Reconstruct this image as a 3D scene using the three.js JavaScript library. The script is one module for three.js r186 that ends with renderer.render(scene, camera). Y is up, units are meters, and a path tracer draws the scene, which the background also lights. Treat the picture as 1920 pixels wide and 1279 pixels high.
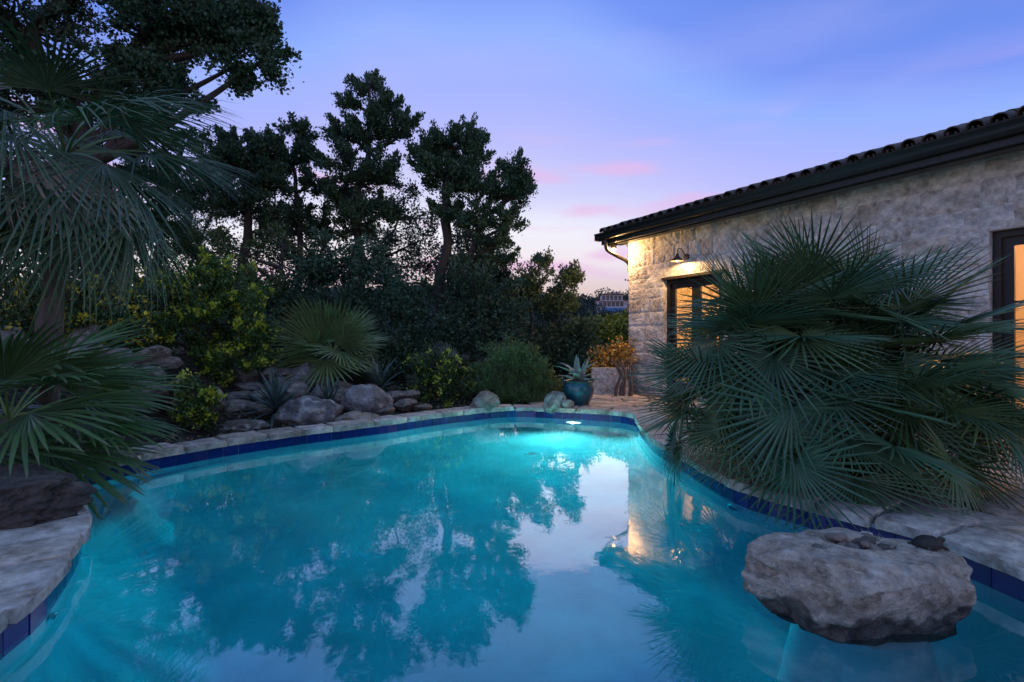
import * as THREE from 'three';
import { mergeGeometries, mergeVertices } from 'three/addons/utils/BufferGeometryUtils.js';
import { ImprovedNoise } from 'three/addons/math/ImprovedNoise.js';
import { MarchingCubes } from 'three/addons/objects/MarchingCubes.js';

// ---------- camera, sky, dusk light, exposure ----------
const scene = new THREE.Scene();
const camera = new THREE.PerspectiveCamera(67.9, 1024 / 682, 0.05, 1500);
camera.position.set(0, 1.2, 0);
camera.lookAt(0, 1.2, -10);

const noise3 = new ImprovedNoise();
const fbm = (x, y, z, octaves = 4) => { let s = 0, a = 0.5, f = 1; for (let i = 0; i < octaves; i++) { s += a * noise3.noise(x * f + 7.3 * i, y * f + 3.1 * i, z * f + 1.7 * i); a *= 0.5; f *= 2.03; } return s; };
const clamp = THREE.MathUtils.clamp, lerp = THREE.MathUtils.lerp, smooth = THREE.MathUtils.smoothstep;

// evening sky after sunset: pale rose along the horizon, lavender above, blue overhead, with thin pink streaks of cloud
const SKY = [[-90, 0.42, 0.34, 0.36], [0, 0.66, 0.51, 0.46], [5, 0.70, 0.54, 0.51], [7.5, 0.76, 0.63, 0.65], [9.5, 0.84, 0.76, 0.80], [13, 0.82, 0.82, 0.92], [17, 0.62, 0.63, 0.91], [21, 0.48, 0.50, 0.92], [26, 0.35, 0.43, 0.93], [31, 0.27, 0.42, 0.94], [36, 0.17, 0.29, 0.86], [46, 0.125, 0.24, 0.76], [60, 0.16, 0.29, 0.70], [80, 0.21, 0.35, 0.66], [140, 0.23, 0.37, 0.64]];
function skyColor(e) {
  let i = 1; while (i < SKY.length - 1 && SKY[i][0] < e) i++;
  const a = SKY[i - 1], b = SKY[i], t = clamp((e - a[0]) / (b[0] - a[0]), 0, 1);
  return [1, 2, 3].map((c) => lerp(a[c], b[c], t));
}
{
  const W = 1024, H = 512, data = new Float32Array(W * H * 4);
  for (let j = 0; j < H; j++) for (let i = 0; i < W; i++) {
    const up = ((j + 0.5) / H - 0.5) * Math.PI, az = ((i + 0.5) / W - 0.5) * Math.PI * 2, e = up * 180 / Math.PI;
    const off = Math.abs(Math.atan2(Math.sin(az + 1.66), Math.cos(az + 1.66))), c = skyColor(Math.max(e, 0) * (1 + 0.72 * smooth(off, 0.1, 0.95)) + Math.min(e, 0) + 2.2 * fbm(Math.cos(az) * 2.1, e * 0.05, Math.sin(az) * 2.1, 3));
    if (e > 0) {
      const x = Math.cos(az), z = Math.sin(az);
      const streak = smooth(fbm(x * 3.2 + 4, e * 0.42 + x * 1.5, z * 3.2, 5), 0.04, 0.30) * smooth(e, 4, 9) * (1 - smooth(e, 16, 24));
      const veil = smooth(fbm(x * 1.7 - 3, e * 0.11, z * 1.7 + 2, 4), -0.05, 0.4) * (1 - smooth(e, 30, 50));
      const pink = [0.80, 0.46, 0.74], pale = [0.50, 0.50, 0.92];
      for (let k = 0; k < 3; k++) { c[k] = lerp(c[k], pink[k], 0.8 * streak); c[k] = lerp(c[k], pale[k], 0.22 * veil); }
    }
    const o = (j * W + i) * 4; data[o] = c[0]; data[o + 1] = c[1]; data[o + 2] = c[2]; data[o + 3] = 1;
  }
  const t = new THREE.DataTexture(data, W, H, THREE.RGBAFormat, THREE.FloatType);
  t.mapping = THREE.EquirectangularReflectionMapping; t.magFilter = THREE.LinearFilter; t.minFilter = THREE.LinearFilter; t.wrapS = THREE.RepeatWrapping; t.needsUpdate = true;
  scene.background = t; scene.environment = t;
}
// what is left of the sun: a weak broad afterglow, low beyond the trees
const sun = new THREE.DirectionalLight(new THREE.Color(1.0, 0.72, 0.62), 0.12);
sun.position.set(3, 6, -40); sun.target.position.set(0, 0, 0); sun.castShadow = true; sun.shadow.radius = 60;
sun.shadow.mapSize.set(2048, 2048);
Object.assign(sun.shadow.camera, { left: -20, right: 20, top: 20, bottom: -20, near: 1, far: 90 });
scene.add(sun, sun.target);

const renderer = new THREE.WebGLRenderer({ antialias: true });
renderer.setSize(1024, 682);
renderer.toneMapping = THREE.LinearToneMapping;
renderer.toneMappingExposure = 1.08;
renderer.shadowMap.enabled = true;

// ---------- tools ----------
function rng(seed) { let s = seed >>> 0; return () => { s = (s + 0x6d2b79f5) | 0; let t = Math.imul(s ^ (s >>> 15), 1 | s); t = (t + Math.imul(t ^ (t >>> 7), 61 | t)) ^ t; return ((t ^ (t >>> 14)) >>> 0) / 4294967296; }; }
const V = (x, y, z) => new THREE.Vector3(x, y, z), va = (a) => new THREE.Vector3(a[0], a[1], a[2]);
const used = new Map();
function numbered(name) { const n = used.get(name) ?? 0; used.set(name, n + 1); return n ? name + '_' + String(n).padStart(3, '0') : name; }
function shade(o) { o.traverse((m) => { if (m.isMesh) { m.castShadow = true; m.receiveShadow = true; } }); return o; }
function tag(o, label, category, group, kind) { o.userData.label = label; o.userData.category = category; if (group) o.userData.group = group; if (kind) o.userData.kind = kind; return o; }
function thing(name, label, category, at = [0, 0, 0], turn = 0, group) {
  const o = new THREE.Group(); o.name = numbered(name); scene.add(o); o.position.set(...at); o.rotation.y = turn; return tag(o, label, category, group);
}
function part(name, geometry, material, parent) { const m = new THREE.Mesh(geometry, material); m.name = name; m.castShadow = m.receiveShadow = true; parent.add(m); return m; }
function solid(name, geometry, material, label, category, at, turn = 0, group) {
  const m = new THREE.Mesh(geometry, material); m.name = numbered(name); m.castShadow = m.receiveShadow = true; scene.add(m); if (at) m.position.set(...at); m.rotation.y = turn; return tag(m, label, category, group);
}
function structure(o, label, category) { o.userData.kind = 'structure'; o.userData.label = label; o.userData.category = category; return o; }

// loose triangles with a colour each
class Soup {
  constructor() { this.p = []; this.c = []; }
  tri(a, b, c, k) { this.p.push(a.x, a.y, a.z, b.x, b.y, b.z, c.x, c.y, c.z); for (let i = 0; i < 3; i++) this.c.push(k[0], k[1], k[2]); }
  quad(a, b, c, d, k) { this.tri(a, b, c, k); this.tri(a, c, d, k); }
  twig(a, b, r0, r1, k) {
    const d = b.clone().sub(a).normalize(), u = (Math.abs(d.y) < 0.9 ? V(0, 1, 0) : V(1, 0, 0)).cross(d).normalize(), w = d.clone().cross(u), ring = (o, r) => [0, 1, 2].map((i) => o.clone().addScaledVector(u, r * Math.cos(i * 2.0944)).addScaledVector(w, r * Math.sin(i * 2.0944)));
    const A = ring(a, r0), B = ring(b, r1); for (let i = 0; i < 3; i++) { const j = (i + 1) % 3; this.quad(A[i], A[j], B[j], B[i], k); }
  }
  geometry() { const g = new THREE.BufferGeometry(); g.setAttribute('position', new THREE.Float32BufferAttribute(this.p, 3)); g.setAttribute('color', new THREE.Float32BufferAttribute(this.c, 3)); g.computeVertexNormals(); return g; }
}
// a tapered tube through points
function tube(points, radii, sides = 8, lump = 0, seed = 1) {
  const n = points.length, pos = [], uv = [], idx = [], r = rng(seed); let along = 0, u = null;
  for (let i = 0; i < n; i++) {
    const d = points[Math.min(i + 1, n - 1)].clone().sub(points[Math.max(i - 1, 0)]).normalize();
    if (!u) u = (Math.abs(d.y) < 0.9 ? V(0, 1, 0) : V(1, 0, 0)).cross(d).normalize(); else u.addScaledVector(d, -u.dot(d)).normalize();
    const w = d.clone().cross(u); if (i) along += points[i].distanceTo(points[i - 1]);
    for (let k = 0; k <= sides; k++) {
      const a = (k % sides) / sides * Math.PI * 2, rr = radii[i] * (1 + lump * noise3.noise(Math.cos(a) * 2 + seed, along * 5, Math.sin(a) * 2)), q = points[i].clone().addScaledVector(u, rr * Math.cos(a)).addScaledVector(w, rr * Math.sin(a));
      pos.push(q.x, q.y, q.z); uv.push(k / sides * radii[0] * 6, along);
    }
  }
  const m = sides + 1;
  for (let i = 0; i < n - 1; i++) for (let k = 0; k < sides; k++) { const a = i * m + k, b = a + 1, c = a + m, d = c + 1; idx.push(a, b, d, a, d, c); }
  for (const e of [0, n - 1]) { const o = pos.length / 3; pos.push(points[e].x, points[e].y, points[e].z); uv.push(0, 0); for (let k = 0; k < sides; k++) { const a = e * m + k, b = a + 1; e ? idx.push(a, b, o) : idx.push(b, a, o); } }
  const g = new THREE.BufferGeometry(); g.setAttribute('position', new THREE.Float32BufferAttribute(pos, 3)); g.setAttribute('uv', new THREE.Float32BufferAttribute(uv, 2)); g.setIndex(idx); g.computeVertexNormals(); return g;
}
const curve = (pts, n) => new THREE.CatmullRomCurve3(pts).getPoints(n);
// uv in metres from the face's main direction; keeps smooth normals
function boxUV(g0, s = 1) {
  const g = g0.index ? g0.toNonIndexed() : g0, p = g.attributes.position, uv = new Float32Array(p.count * 2), a = V(0, 0, 0), b = V(0, 0, 0), c = V(0, 0, 0);
  for (let i = 0; i < p.count; i += 3) {
    a.fromBufferAttribute(p, i); b.fromBufferAttribute(p, i + 1).sub(a); c.fromBufferAttribute(p, i + 2).sub(a); b.cross(c);
    const x = Math.abs(b.x), y = Math.abs(b.y), z = Math.abs(b.z);
    for (let k = i; k < i + 3; k++) {
      const X = p.getX(k), Y = p.getY(k), Z = p.getZ(k);
      uv[k * 2] = (x > y && x > z ? Z : X) * s; uv[k * 2 + 1] = (y >= x && y >= z ? Z : Y) * s;
    }
  }
  g.setAttribute('uv', new THREE.BufferAttribute(uv, 2)); return g;
}
function tint(g, f) { const p = g.attributes.position, n = g.attributes.normal, c = new Float32Array(p.count * 3); for (let i = 0; i < p.count; i++) { const k = f(p.getX(i), p.getY(i), p.getZ(i), n.getY(i)); c[i * 3] = k[0]; c[i * 3 + 1] = k[1]; c[i * 3 + 2] = k[2]; } g.setAttribute('color', new THREE.BufferAttribute(c, 3)); return g; }
const mix3 = (a, b, t) => [lerp(a[0], b[0], t), lerp(a[1], b[1], t), lerp(a[2], b[2], t)];

// noise that repeats every 1 unit of texture
function tileNoise(size, cells, seed, octaves = 5, gain = 0.55, stretch = 1) {
  const out = new Float32Array(size * size), r = rng(seed); let a = 1, sum = 0;
  for (let o = 0; o < octaves; o++) {
    const nx = Math.round(cells * 2 ** o), ny = Math.max(1, Math.round(nx * stretch)), g = Float32Array.from({ length: nx * ny }, () => r());
    for (let j = 0; j < size; j++) {
      const y = j / size * ny, y0 = Math.floor(y), fy = y - y0, sy = fy * fy * (3 - 2 * fy), ra = (y0 % ny) * nx, rb = ((y0 + 1) % ny) * nx;
      for (let i = 0; i < size; i++) { const x = i / size * nx, x0 = Math.floor(x), fx = x - x0, sx = fx * fx * (3 - 2 * fx), ca = x0 % nx, cb = (x0 + 1) % nx; out[j * size + i] += a * lerp(lerp(g[ra + ca], g[ra + cb], sx), lerp(g[rb + ca], g[rb + cb], sx), sy); }
    }
    sum += a; a *= gain;
  }
  for (let i = 0; i < out.length; i++) out[i] /= sum;
  return out;
}
function texture(size, f, srgb, repeat = 1) {
  const d = new Uint8Array(size * size * 4);
  for (let i = 0; i < size * size; i++) { const k = f(i); d[i * 4] = clamp(k[0], 0, 1) * 255; d[i * 4 + 1] = clamp(k[1], 0, 1) * 255; d[i * 4 + 2] = clamp(k[2], 0, 1) * 255; d[i * 4 + 3] = 255; }
  const t = new THREE.DataTexture(d, size, size); t.wrapS = t.wrapT = THREE.RepeatWrapping; t.magFilter = THREE.LinearFilter; t.minFilter = THREE.LinearMipmapLinearFilter; t.repeat.set(repeat, repeat); if (srgb) t.colorSpace = THREE.SRGBColorSpace; t.needsUpdate = true; return t;
}
const N1 = tileNoise(512, 4, 11), N2 = tileNoise(512, 16, 23, 5, 0.7), N3 = tileNoise(512, 6, 37, 6, 0.6), N4 = tileNoise(512, 7, 51, 4, 0.5);
const grey = (v) => [v, v, v];
const grainTex = texture(512, (i) => { const v = 0.86 + 0.5 * (N2[i] - 0.5) + 0.5 * (N1[i] - 0.5), w = smooth(N3[i], 0.55, 0.72) * 0.10; return [v - w * 0.5, v - w * 0.7, v - w]; }, true, 1.3);
const roughBump = texture(512, (i) => grey(0.5 * N1[i] + 0.6 * N2[i] - 0.15 * smooth(N3[i], 0.56, 0.66)), false, 1.3);
const barkBump = (() => { const n = tileNoise(512, 16, 71, 4, 0.6, 0.2); return texture(512, (i) => grey(n[i]), false, 2); })();
const plasterTex = texture(512, (i) => { const v = 0.88 + 0.26 * (N3[i] - 0.5) + 0.16 * (N1[i] - 0.5), p = smooth(N4[i], 0.5, 0.68) * 0.07; return [v - p, v - 0.4 * p, v]; }, true, 0.35);
const waterBump = (() => { const a = tileNoise(512, 5, 91, 3, 0.45), b = tileNoise(512, 19, 97, 3, 0.5); return texture(512, (i) => grey(0.75 * a[i] + 0.25 * b[i]), false, 0.55); })();
const woodTex = (() => { const n = tileNoise(512, 24, 77, 4, 0.6, 0.08); return texture(512, (i) => grey(0.55 + 0.7 * (n[i] - 0.5)), true, 1); })();

const std = (r, g, b, roughness = 0.9, more = {}) => new THREE.MeshStandardMaterial({ color: new THREE.Color().setRGB(r, g, b), roughness, ...more });
const phys = (r, g, b, roughness, more) => new THREE.MeshPhysicalMaterial({ color: new THREE.Color().setRGB(r, g, b), roughness, ...more });
const M = {
  rock: std(1, 1, 1, 0.92, { vertexColors: true, map: grainTex, bumpMap: roughBump, bumpScale: 0.03 }),
  stone: std(1, 1, 1, 0.88, { vertexColors: true, map: grainTex, bumpMap: roughBump, bumpScale: 0.018 }),
  soil: std(0.045, 0.034, 0.025, 1, { map: grainTex, bumpMap: roughBump, bumpScale: 0.05 }),
  ground: std(1, 1, 1, 1, { vertexColors: true, map: grainTex, bumpMap: roughBump, bumpScale: 0.06 }),
  grout: std(0.17, 0.14, 0.11, 1, { map: grainTex, bumpMap: roughBump, bumpScale: 0.01 }),
  plaster: std(0.62, 0.80, 0.84, 0.8, { map: plasterTex }),
  tileA: phys(0.008, 0.018, 0.15, 0.12, {}), tileB: phys(0.006, 0.014, 0.12, 0.14, {}), tileC: phys(0.010, 0.022, 0.18, 0.10, {}),
  mortar: std(0.92, 0.86, 0.76, 0.95, { map: grainTex, bumpMap: roughBump, bumpScale: 0.07 }),
  bark: std(0.075, 0.06, 0.048, 1, { bumpMap: barkBump, bumpScale: 0.03 }),
  palmBark: std(0.13, 0.11, 0.09, 1, { bumpMap: barkBump, bumpScale: 0.03 }),
  leaf: std(1, 1, 1, 0.62, { vertexColors: true }),
  palmLeaf: std(1, 1, 1, 0.45, { vertexColors: true }),
  metalDark: std(0.018, 0.026, 0.026, 0.42, { metalness: 0.2 }),
  bronze: std(0.10, 0.085, 0.07, 0.45, { metalness: 0.6 }),
  darkWood: std(0.05, 0.035, 0.025, 0.55, { map: woodTex }),
  frame: std(0.012, 0.011, 0.010, 0.45),
  chrome: std(0.75, 0.77, 0.78, 0.2, { metalness: 1 }),
  glass: phys(1, 1, 1, 0.02, { transmission: 1, thickness: 0, ior: 1.45 }),
};

// ---------- pool outline (x, depth in front of the camera) ----------
const rim = [[-1.97, 1.95], [-2.02, 2.13], [-2.17, 2.42], [-2.39, 2.78], [-2.70, 3.16], [-3.22, 3.60], [-3.51, 4.0], [-3.54, 4.26], [-3.48, 4.5], [-3.40, 4.70], [-3.25, 4.95], [-3.05, 5.27], [-2.85, 5.5], [-2.55, 5.84], [-2.10, 6.25], [-1.62, 6.68], [-1.16, 7.2], [-0.68, 7.62], [-0.24, 7.96], [0.17, 8.06], [0.74, 7.86], [1.24, 7.68], [1.60, 7.48], [1.76, 7.15], [1.70, 6.8], [1.62, 6.25], [1.55, 5.5], [1.57, 5.05], [1.60, 4.55], [1.65, 3.91], [1.72, 3.66], [1.86, 3.43], [1.98, 3.23], [2.09, 3.09], [2.28, 2.80], [2.34, 2.67], [2.37, 2.5], [2.39, 2.36], [2.38, 1.9], [2.15, 1.35], [1.6, 0.92], [0.8, 0.70], [0, 0.64], [-0.8, 0.74], [-1.4, 1.02], [-1.8, 1.45]];
const outline = new THREE.CatmullRomCurve3(rim.map(([x, d]) => V(x, 0, -d)), true).getSpacedPoints(320); outline.pop();
const NO = outline.length, MIDX = -0.5, MIDZ = -4.2;
// signed distance to the pool's edge, positive outside
function edge(x, z) {
  let best = 1e9, inside = false;
  for (let i = 0, j = NO - 1; i < NO; j = i++) {
    const a = outline[j], b = outline[i], ex = b.x - a.x, ez = b.z - a.z, t = clamp(((x - a.x) * ex + (z - a.z) * ez) / (ex * ex + ez * ez), 0, 1), dx = x - a.x - ex * t, dz = z - a.z - ez * t;
    best = Math.min(best, dx * dx + dz * dz);
    if ((a.z > z) !== (b.z > z) && x < (ex * (z - a.z)) / ez + a.x) inside = !inside;
  }
  return (inside ? -1 : 1) * Math.sqrt(best);
}
// outward normals and length along the outline
const outN = outline.map((p, i) => { const a = outline[(i + NO - 1) % NO], b = outline[(i + 1) % NO], n = V(b.z - a.z, 0, a.x - b.x).normalize(); return edge(p.x + n.x * 0.05, p.z + n.z * 0.05) > 0 ? n : n.negate(); });
const along = [0]; for (let i = 0; i < NO; i++) along.push(along[i] + outline[i].distanceTo(outline[(i + 1) % NO]));
const LEN = along[NO];
function rimAt(s, off = 0) { s = ((s % LEN) + LEN) % LEN; let i = Math.min(NO - 1, Math.floor(s / LEN * NO)); while (along[i + 1] < s) i++; while (along[i] > s) i--; const t = (s - along[i]) / (along[i + 1] - along[i]), j = (i + 1) % NO, n = outN[i].clone().lerp(outN[j], t).normalize(); return { p: outline[i].clone().lerp(outline[j], t).addScaledVector(n, off), n }; }

// ---------- pool basin ----------
const benchLine = [[-2.45, 5.95], [-2.75, 5.50], [-3.0, 5.18], [-3.17, 4.85], [-3.22, 4.5], [-3.12, 4.22], [-2.92, 4.04], [-2.80, 3.80], [-2.82, 3.60], [-2.74, 3.2], [-2.9, 2.9], [-4.2, 3.2], [-4.2, 5.2], [-3.0, 6.2]];
function benchDist(x, z) {
  let best = 1e9, inside = false; const n = benchLine.length;
  for (let i = 0, j = n - 1; i < n; j = i++) {
    const [ax, ad] = benchLine[j], [bx, bd] = benchLine[i], az = -ad, bz = -bd, ex = bx - ax, ez = bz - az, t = clamp(((x - ax) * ex + (z - az) * ez) / (ex * ex + ez * ez), 0, 1), dx = x - ax - ex * t, dz = z - az - ez * t;
    best = Math.min(best, dx * dx + dz * dz); if ((az > z) !== (bz > z) && x < (ex * (z - az)) / ez + ax) inside = !inside;
  }
  return (inside ? -1 : 1) * Math.sqrt(best);
}
function basinDepth(x, z, e) {          // e: distance from the wall, inside the pool
  const d = -z, floor = 1.25 - 0.25 * smooth(d, 4.5, 8) + 0.15 * smooth(-d, -3, -1) + 0.05 * fbm(x * 0.7, 1, z * 0.7, 3);
  const cove = 0.55 + 0.35 * smooth(-x, 1.0, 2.0) * smooth(-d, -3.4, -2.4), q = clamp(e / cove, 0, 1);
  let y = lerp(0.42, floor, Math.sqrt(1 - (1 - q) * (1 - q)));
  const flute = smooth(-x, 0.9, 1.7) * smooth(-d, -3.3, -2.5) * (1 - q);
  if (flute > 0) y += 0.035 * flute * Math.sin(16 * Math.atan2(d - 2.7, x + 3.1) * 2.2 + 1.5 * Math.sin(d * 3));
  const b = benchDist(x, z);
  if (b < 0.6) { const bench = 0.33 + 0.012 * Math.sin(x * 9); y = Math.min(y, lerp(bench, y, smooth(b, -0.05, 0.07 + 0.16 * smooth(d, 3.2, 3.9) * (1 - smooth(d, 3.9, 4.5))) )); }
  return y;
}
const pool = new THREE.Group(); pool.name = 'pool_basin'; scene.add(pool); structure(pool, 'free-form pool basin of pale plaster with blue waterline tiles', 'pool');
const rayTo = outline.map((p) => [p.x - MIDX, p.z - MIDZ]);
{
  const rings = 150, pos = [], uv = [], idx = [];
  for (let k = 0; k <= rings; k++) {
    const q = 1 - (1 - k / rings) ** 1.0, rho = k / rings < 0.5 ? (k / rings) * 1.2 : 0.6 + (k / rings - 0.5) * 0.8;
    for (let i = 0; i < NO; i++) { const x = MIDX + rayTo[i][0] * rho, z = MIDZ + rayTo[i][1] * rho, y = -basinDepth(x, z, k === rings ? 0 : -edge(x, z)); pos.push(x, y, z); uv.push(x, z); }
  }
  for (const y of [-0.3, -0.12, 0.115]) for (let i = 0; i < NO; i++) { pos.push(outline[i].x, y, outline[i].z); uv.push(along[i], y); }
  const rows = rings + 4;
  for (let k = 0; k < rows - 1; k++) for (let i = 0; i < NO; i++) { const j = (i + 1) % NO, a = k * NO + i, b = k * NO + j, c = a + NO, d = b + NO; idx.push(a, b, d, a, d, c); }
  const g = new THREE.BufferGeometry(); g.setAttribute('position', new THREE.Float32BufferAttribute(pos, 3)); g.setAttribute('uv', new THREE.Float32BufferAttribute(uv, 2)); g.setIndex(idx); g.computeVertexNormals();
  part('plaster_shell', g, M.plaster, pool);
}
{ // waterline tiles, one by one
  const r = rng(5), g = new THREE.BoxGeometry(0.146, 0.155, 0.012), n = Math.round(LEN / 0.15);
  const bev = (w) => { const s = new THREE.Shape(); const a = w / 2 - 0.002, b = 0.0755; s.moveTo(-a, -b); s.lineTo(a, -b); s.lineTo(a, b); s.lineTo(-a, b); const e = new THREE.ExtrudeGeometry(s, { depth: 0.008, bevelEnabled: true, bevelThickness: 0.002, bevelSize: 0.002, bevelSegments: 1 }); e.translate(0, 0, -0.006); return e; };
  const tg = bev(LEN / n - 0.004);
  for (let k = 0; k < n; k++) {
    const { p, n: o } = rimAt((k + 0.5) * LEN / n, -0.005), m = part('tile', tg, [M.tileA, M.tileB, M.tileC, M.tileA][Math.floor(r() * 4)], pool);
    m.position.set(p.x, 0.012 + 0.001 * (r() - 0.5), p.z); m.rotation.set((r() - 0.5) * 0.02, Math.atan2(-o.x, -o.z), 0);
  }
}
{ // water: a closed body that reaches a little into the plaster
  const pos = [], uv = [], idx = [], rings = 60, R = (k) => k / rings;
  const ringOf = (rho, y) => { for (let i = 0; i < NO; i++) { const x = MIDX + rayTo[i][0] * rho, z = MIDZ + rayTo[i][1] * rho; pos.push(x + (rho >= 1 ? outN[i].x * 0.014 : 0), y, z + (rho >= 1 ? outN[i].z * 0.014 : 0)); uv.push(x, z); } };
  pos.push(MIDX, 0, MIDZ); uv.push(MIDX, MIDZ);
  for (let k = 1; k <= rings; k++) ringOf(R(k), 0);
  ringOf(1, -1.75);
  const last = pos.length / 3; pos.push(MIDX, -1.75, MIDZ); uv.push(0, 0);
  for (let i = 0; i < NO; i++) idx.push(0, 1 + i, 1 + (i + 1) % NO);
  for (let k = 0; k < rings; k++) for (let i = 0; i < NO; i++) { const j = (i + 1) % NO, a = 1 + k * NO + i, b = 1 + k * NO + j, c = a + NO, d = b + NO; idx.push(a, c, d, a, d, b); }
  for (let i = 0; i < NO; i++) idx.push(last, 1 + rings * NO + (i + 1) % NO, 1 + rings * NO + i);
  let g = new THREE.BufferGeometry(); g.setAttribute('position', new THREE.Float32BufferAttribute(pos, 3)); g.setAttribute('uv', new THREE.Float32BufferAttribute(uv, 2)); g.setIndex(idx);
  // the winding must face outward
  const A = V(pos[0], pos[1], pos[2]), B = V(pos[3], pos[4], pos[5]).sub(A), C = V(pos[6], pos[7], pos[8]).sub(A); if (B.cross(C).y < 0) { for (let i = 0; i < idx.length; i += 3) { const t = idx[i + 1]; idx[i + 1] = idx[i + 2]; idx[i + 2] = t; } g.setIndex(idx); }
  g = g.toNonIndexed(); g.computeVertexNormals();
  const water = phys(1, 1, 1, 0.0, { transmission: 1, thickness: 1, ior: 1.5, attenuationColor: new THREE.Color().setRGB(0.36, 0.885, 0.945), attenuationDistance: 1.0, bumpMap: waterBump, bumpScale: 0.004, clearcoat: 1, clearcoatRoughness: 0.0 });
  const m = new THREE.Mesh(g, water); m.name = 'pool_water'; m.receiveShadow = true; scene.add(m); structure(m, 'still turquoise pool water that mirrors the dusk sky', 'water');
}

// ---------- terrain ----------
const HX = 2.5, HZ = -10.86, WX = 0.508, WZ = 0.861;       // house corner; direction of its long wall, towards the camera
const wallSide = (x, z) => (x - HX) * WZ - (z - HZ) * WX;  // over 0: behind the face of the long wall
function height(x, z) {
  const d = -z, e = edge(x, z);
  if (e < 0.14) return -2.6;
  const bed = (1 - smooth(x, -0.5, 0.7)) * smooth(d, 1.4, 3.2);
  let y = 0.05 + bed * (0.05 * smooth(e, 0.3, 0.8) + 0.17 * clamp(e - 0.8, 0, 1.9) + 0.30 * smooth(e, 2.75, 3.2) + 0.26 * smooth(-x, 3.9, 4.8) * smooth(e, 1.3, 2.2)) + 0.05 * bed * fbm(x * 1.5, 2, z * 1.5, 3);
  const back = smooth(d, 8.9, 10.5) * (1 - bed) * (1 - smooth(wallSide(x, z), -1.6, -1.0));
  y -= 0.12 * back;
  y -= 7 * smooth(d, 17, 50) * (1 - smooth(d, 80, 150));
  const far = smooth(d, 60, 165); y += far * (12.0 + 4 * fbm(x * 0.012, 5, z * 0.012, 4)) - 14 * smooth(d, 190, 380);
  y -= 6 * smooth(Math.abs(x), 14, 60) * (1 - far);
  return y;
}
{
  const steps = (lo, hi, a, b, fine, grow, n) => { const v = []; for (let t = a; t <= b + 1e-6; t += fine) v.push(t); let s = fine, t = a; const left = []; while (t > lo) { s *= grow; t -= s; left.unshift(Math.max(t, lo)); } s = fine; t = b; while (t < hi) { s *= grow; t += s; v.push(Math.min(t, hi)); } return [...left, ...v]; };
  const xs = steps(-420, 420, -8, 7, 0.12, 1.13), zs = steps(-420, 60, -12, 1.4, 0.12, 1.13), pos = [], uv = [], idx = [];
  for (const z of zs) for (const x of xs) { pos.push(x, height(x, z), z); uv.push(x, z); }
  const n = xs.length; for (let j = 0; j < zs.length - 1; j++) for (let i = 0; i < n - 1; i++) { const a = j * n + i; idx.push(a, a + n, a + n + 1, a, a + n + 1, a + 1); }
  const g = new THREE.BufferGeometry(); g.setAttribute('position', new THREE.Float32BufferAttribute(pos, 3)); g.setAttribute('uv', new THREE.Float32BufferAttribute(uv, 2)); g.setIndex(idx); g.computeVertexNormals();
  tint(g, (x, y, z) => mix3([0.045, 0.036, 0.028], [0.028, 0.045, 0.02], smooth(fbm(x * 0.4, 3, z * 0.4, 4), -0.1, 0.25)));
  const m = new THREE.Mesh(g, M.ground); m.name = 'ground'; m.receiveShadow = true; m.castShadow = true; scene.add(m); structure(m, 'dark garden soil falling away to a wooded valley and hill', 'ground');
}

// ---------- stones ----------
function roughSlab(poly, y0, y1, seed, jag = 0.02, bevel = 0.02) {     // poly: [x, z] ring, flat stone with a broken edge and an uneven top
  const r = rng(seed), pts = [];
  for (let i = 0; i < poly.length; i++) { const a = poly[i], b = poly[(i + 1) % poly.length], L = Math.hypot(b[0] - a[0], b[1] - a[1]), n = Math.max(1, Math.round(L / 0.09)); for (let k = 0; k < n; k++) { const t = k / n; pts.push([lerp(a[0], b[0], t), lerp(a[1], b[1], t)]); } }
  const n = pts.length, cx = pts.reduce((s, p) => s + p[0], 0) / n, cz = pts.reduce((s, p) => s + p[1], 0) / n, pos = [], idx = [];
  const ring = (inset, y, wob) => { for (const [x, z] of pts) { const dx = x - cx, dz = z - cz, L = Math.hypot(dx, dz) || 1, k = 1 - (inset + jag * (0.5 + noise3.noise(x * 9 + seed, wob * 7, z * 9)) ) / L, X = cx + dx * k, Z = cz + dz * k; pos.push(X, y + 0.008 * noise3.noise(X * 5, seed, Z * 5), Z); } };
  ring(0.004, y0, 1); ring(0, lerp(y0, y1, 0.55), 2); ring(bevel * 0.35, y1 - bevel * 0.5, 3); ring(bevel, y1, 3); ring(bevel + Math.min(0.09, 0.3 * Math.hypot(pts[0][0] - cx, pts[0][1] - cz)), y1 + 0.004, 4);
  for (let k = 0; k < 4; k++) for (let i = 0; i < n; i++) { const j = (i + 1) % n, a = k * n + i, b = k * n + j, c = a + n, d = b + n; idx.push(a, d, b, a, c, d); }
  const o = pos.length / 3; pos.push(cx, y1 + 0.005 * (r() - 0.3), cz); for (let i = 0; i < n; i++) idx.push(4 * n + i, o, 4 * n + (i + 1) % n);
  const g = new THREE.BufferGeometry(); g.setAttribute('position', new THREE.Float32BufferAttribute(pos, 3)); g.setIndex(idx); g.computeVertexNormals();
  if (g.attributes.normal.getY(o) < 0) { for (let i = 0; i < idx.length; i += 3) { const t = idx[i + 1]; idx[i + 1] = idx[i + 2]; idx[i + 2] = t; } g.setIndex(idx); g.computeVertexNormals(); }
  return boxUV(g);
}
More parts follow.
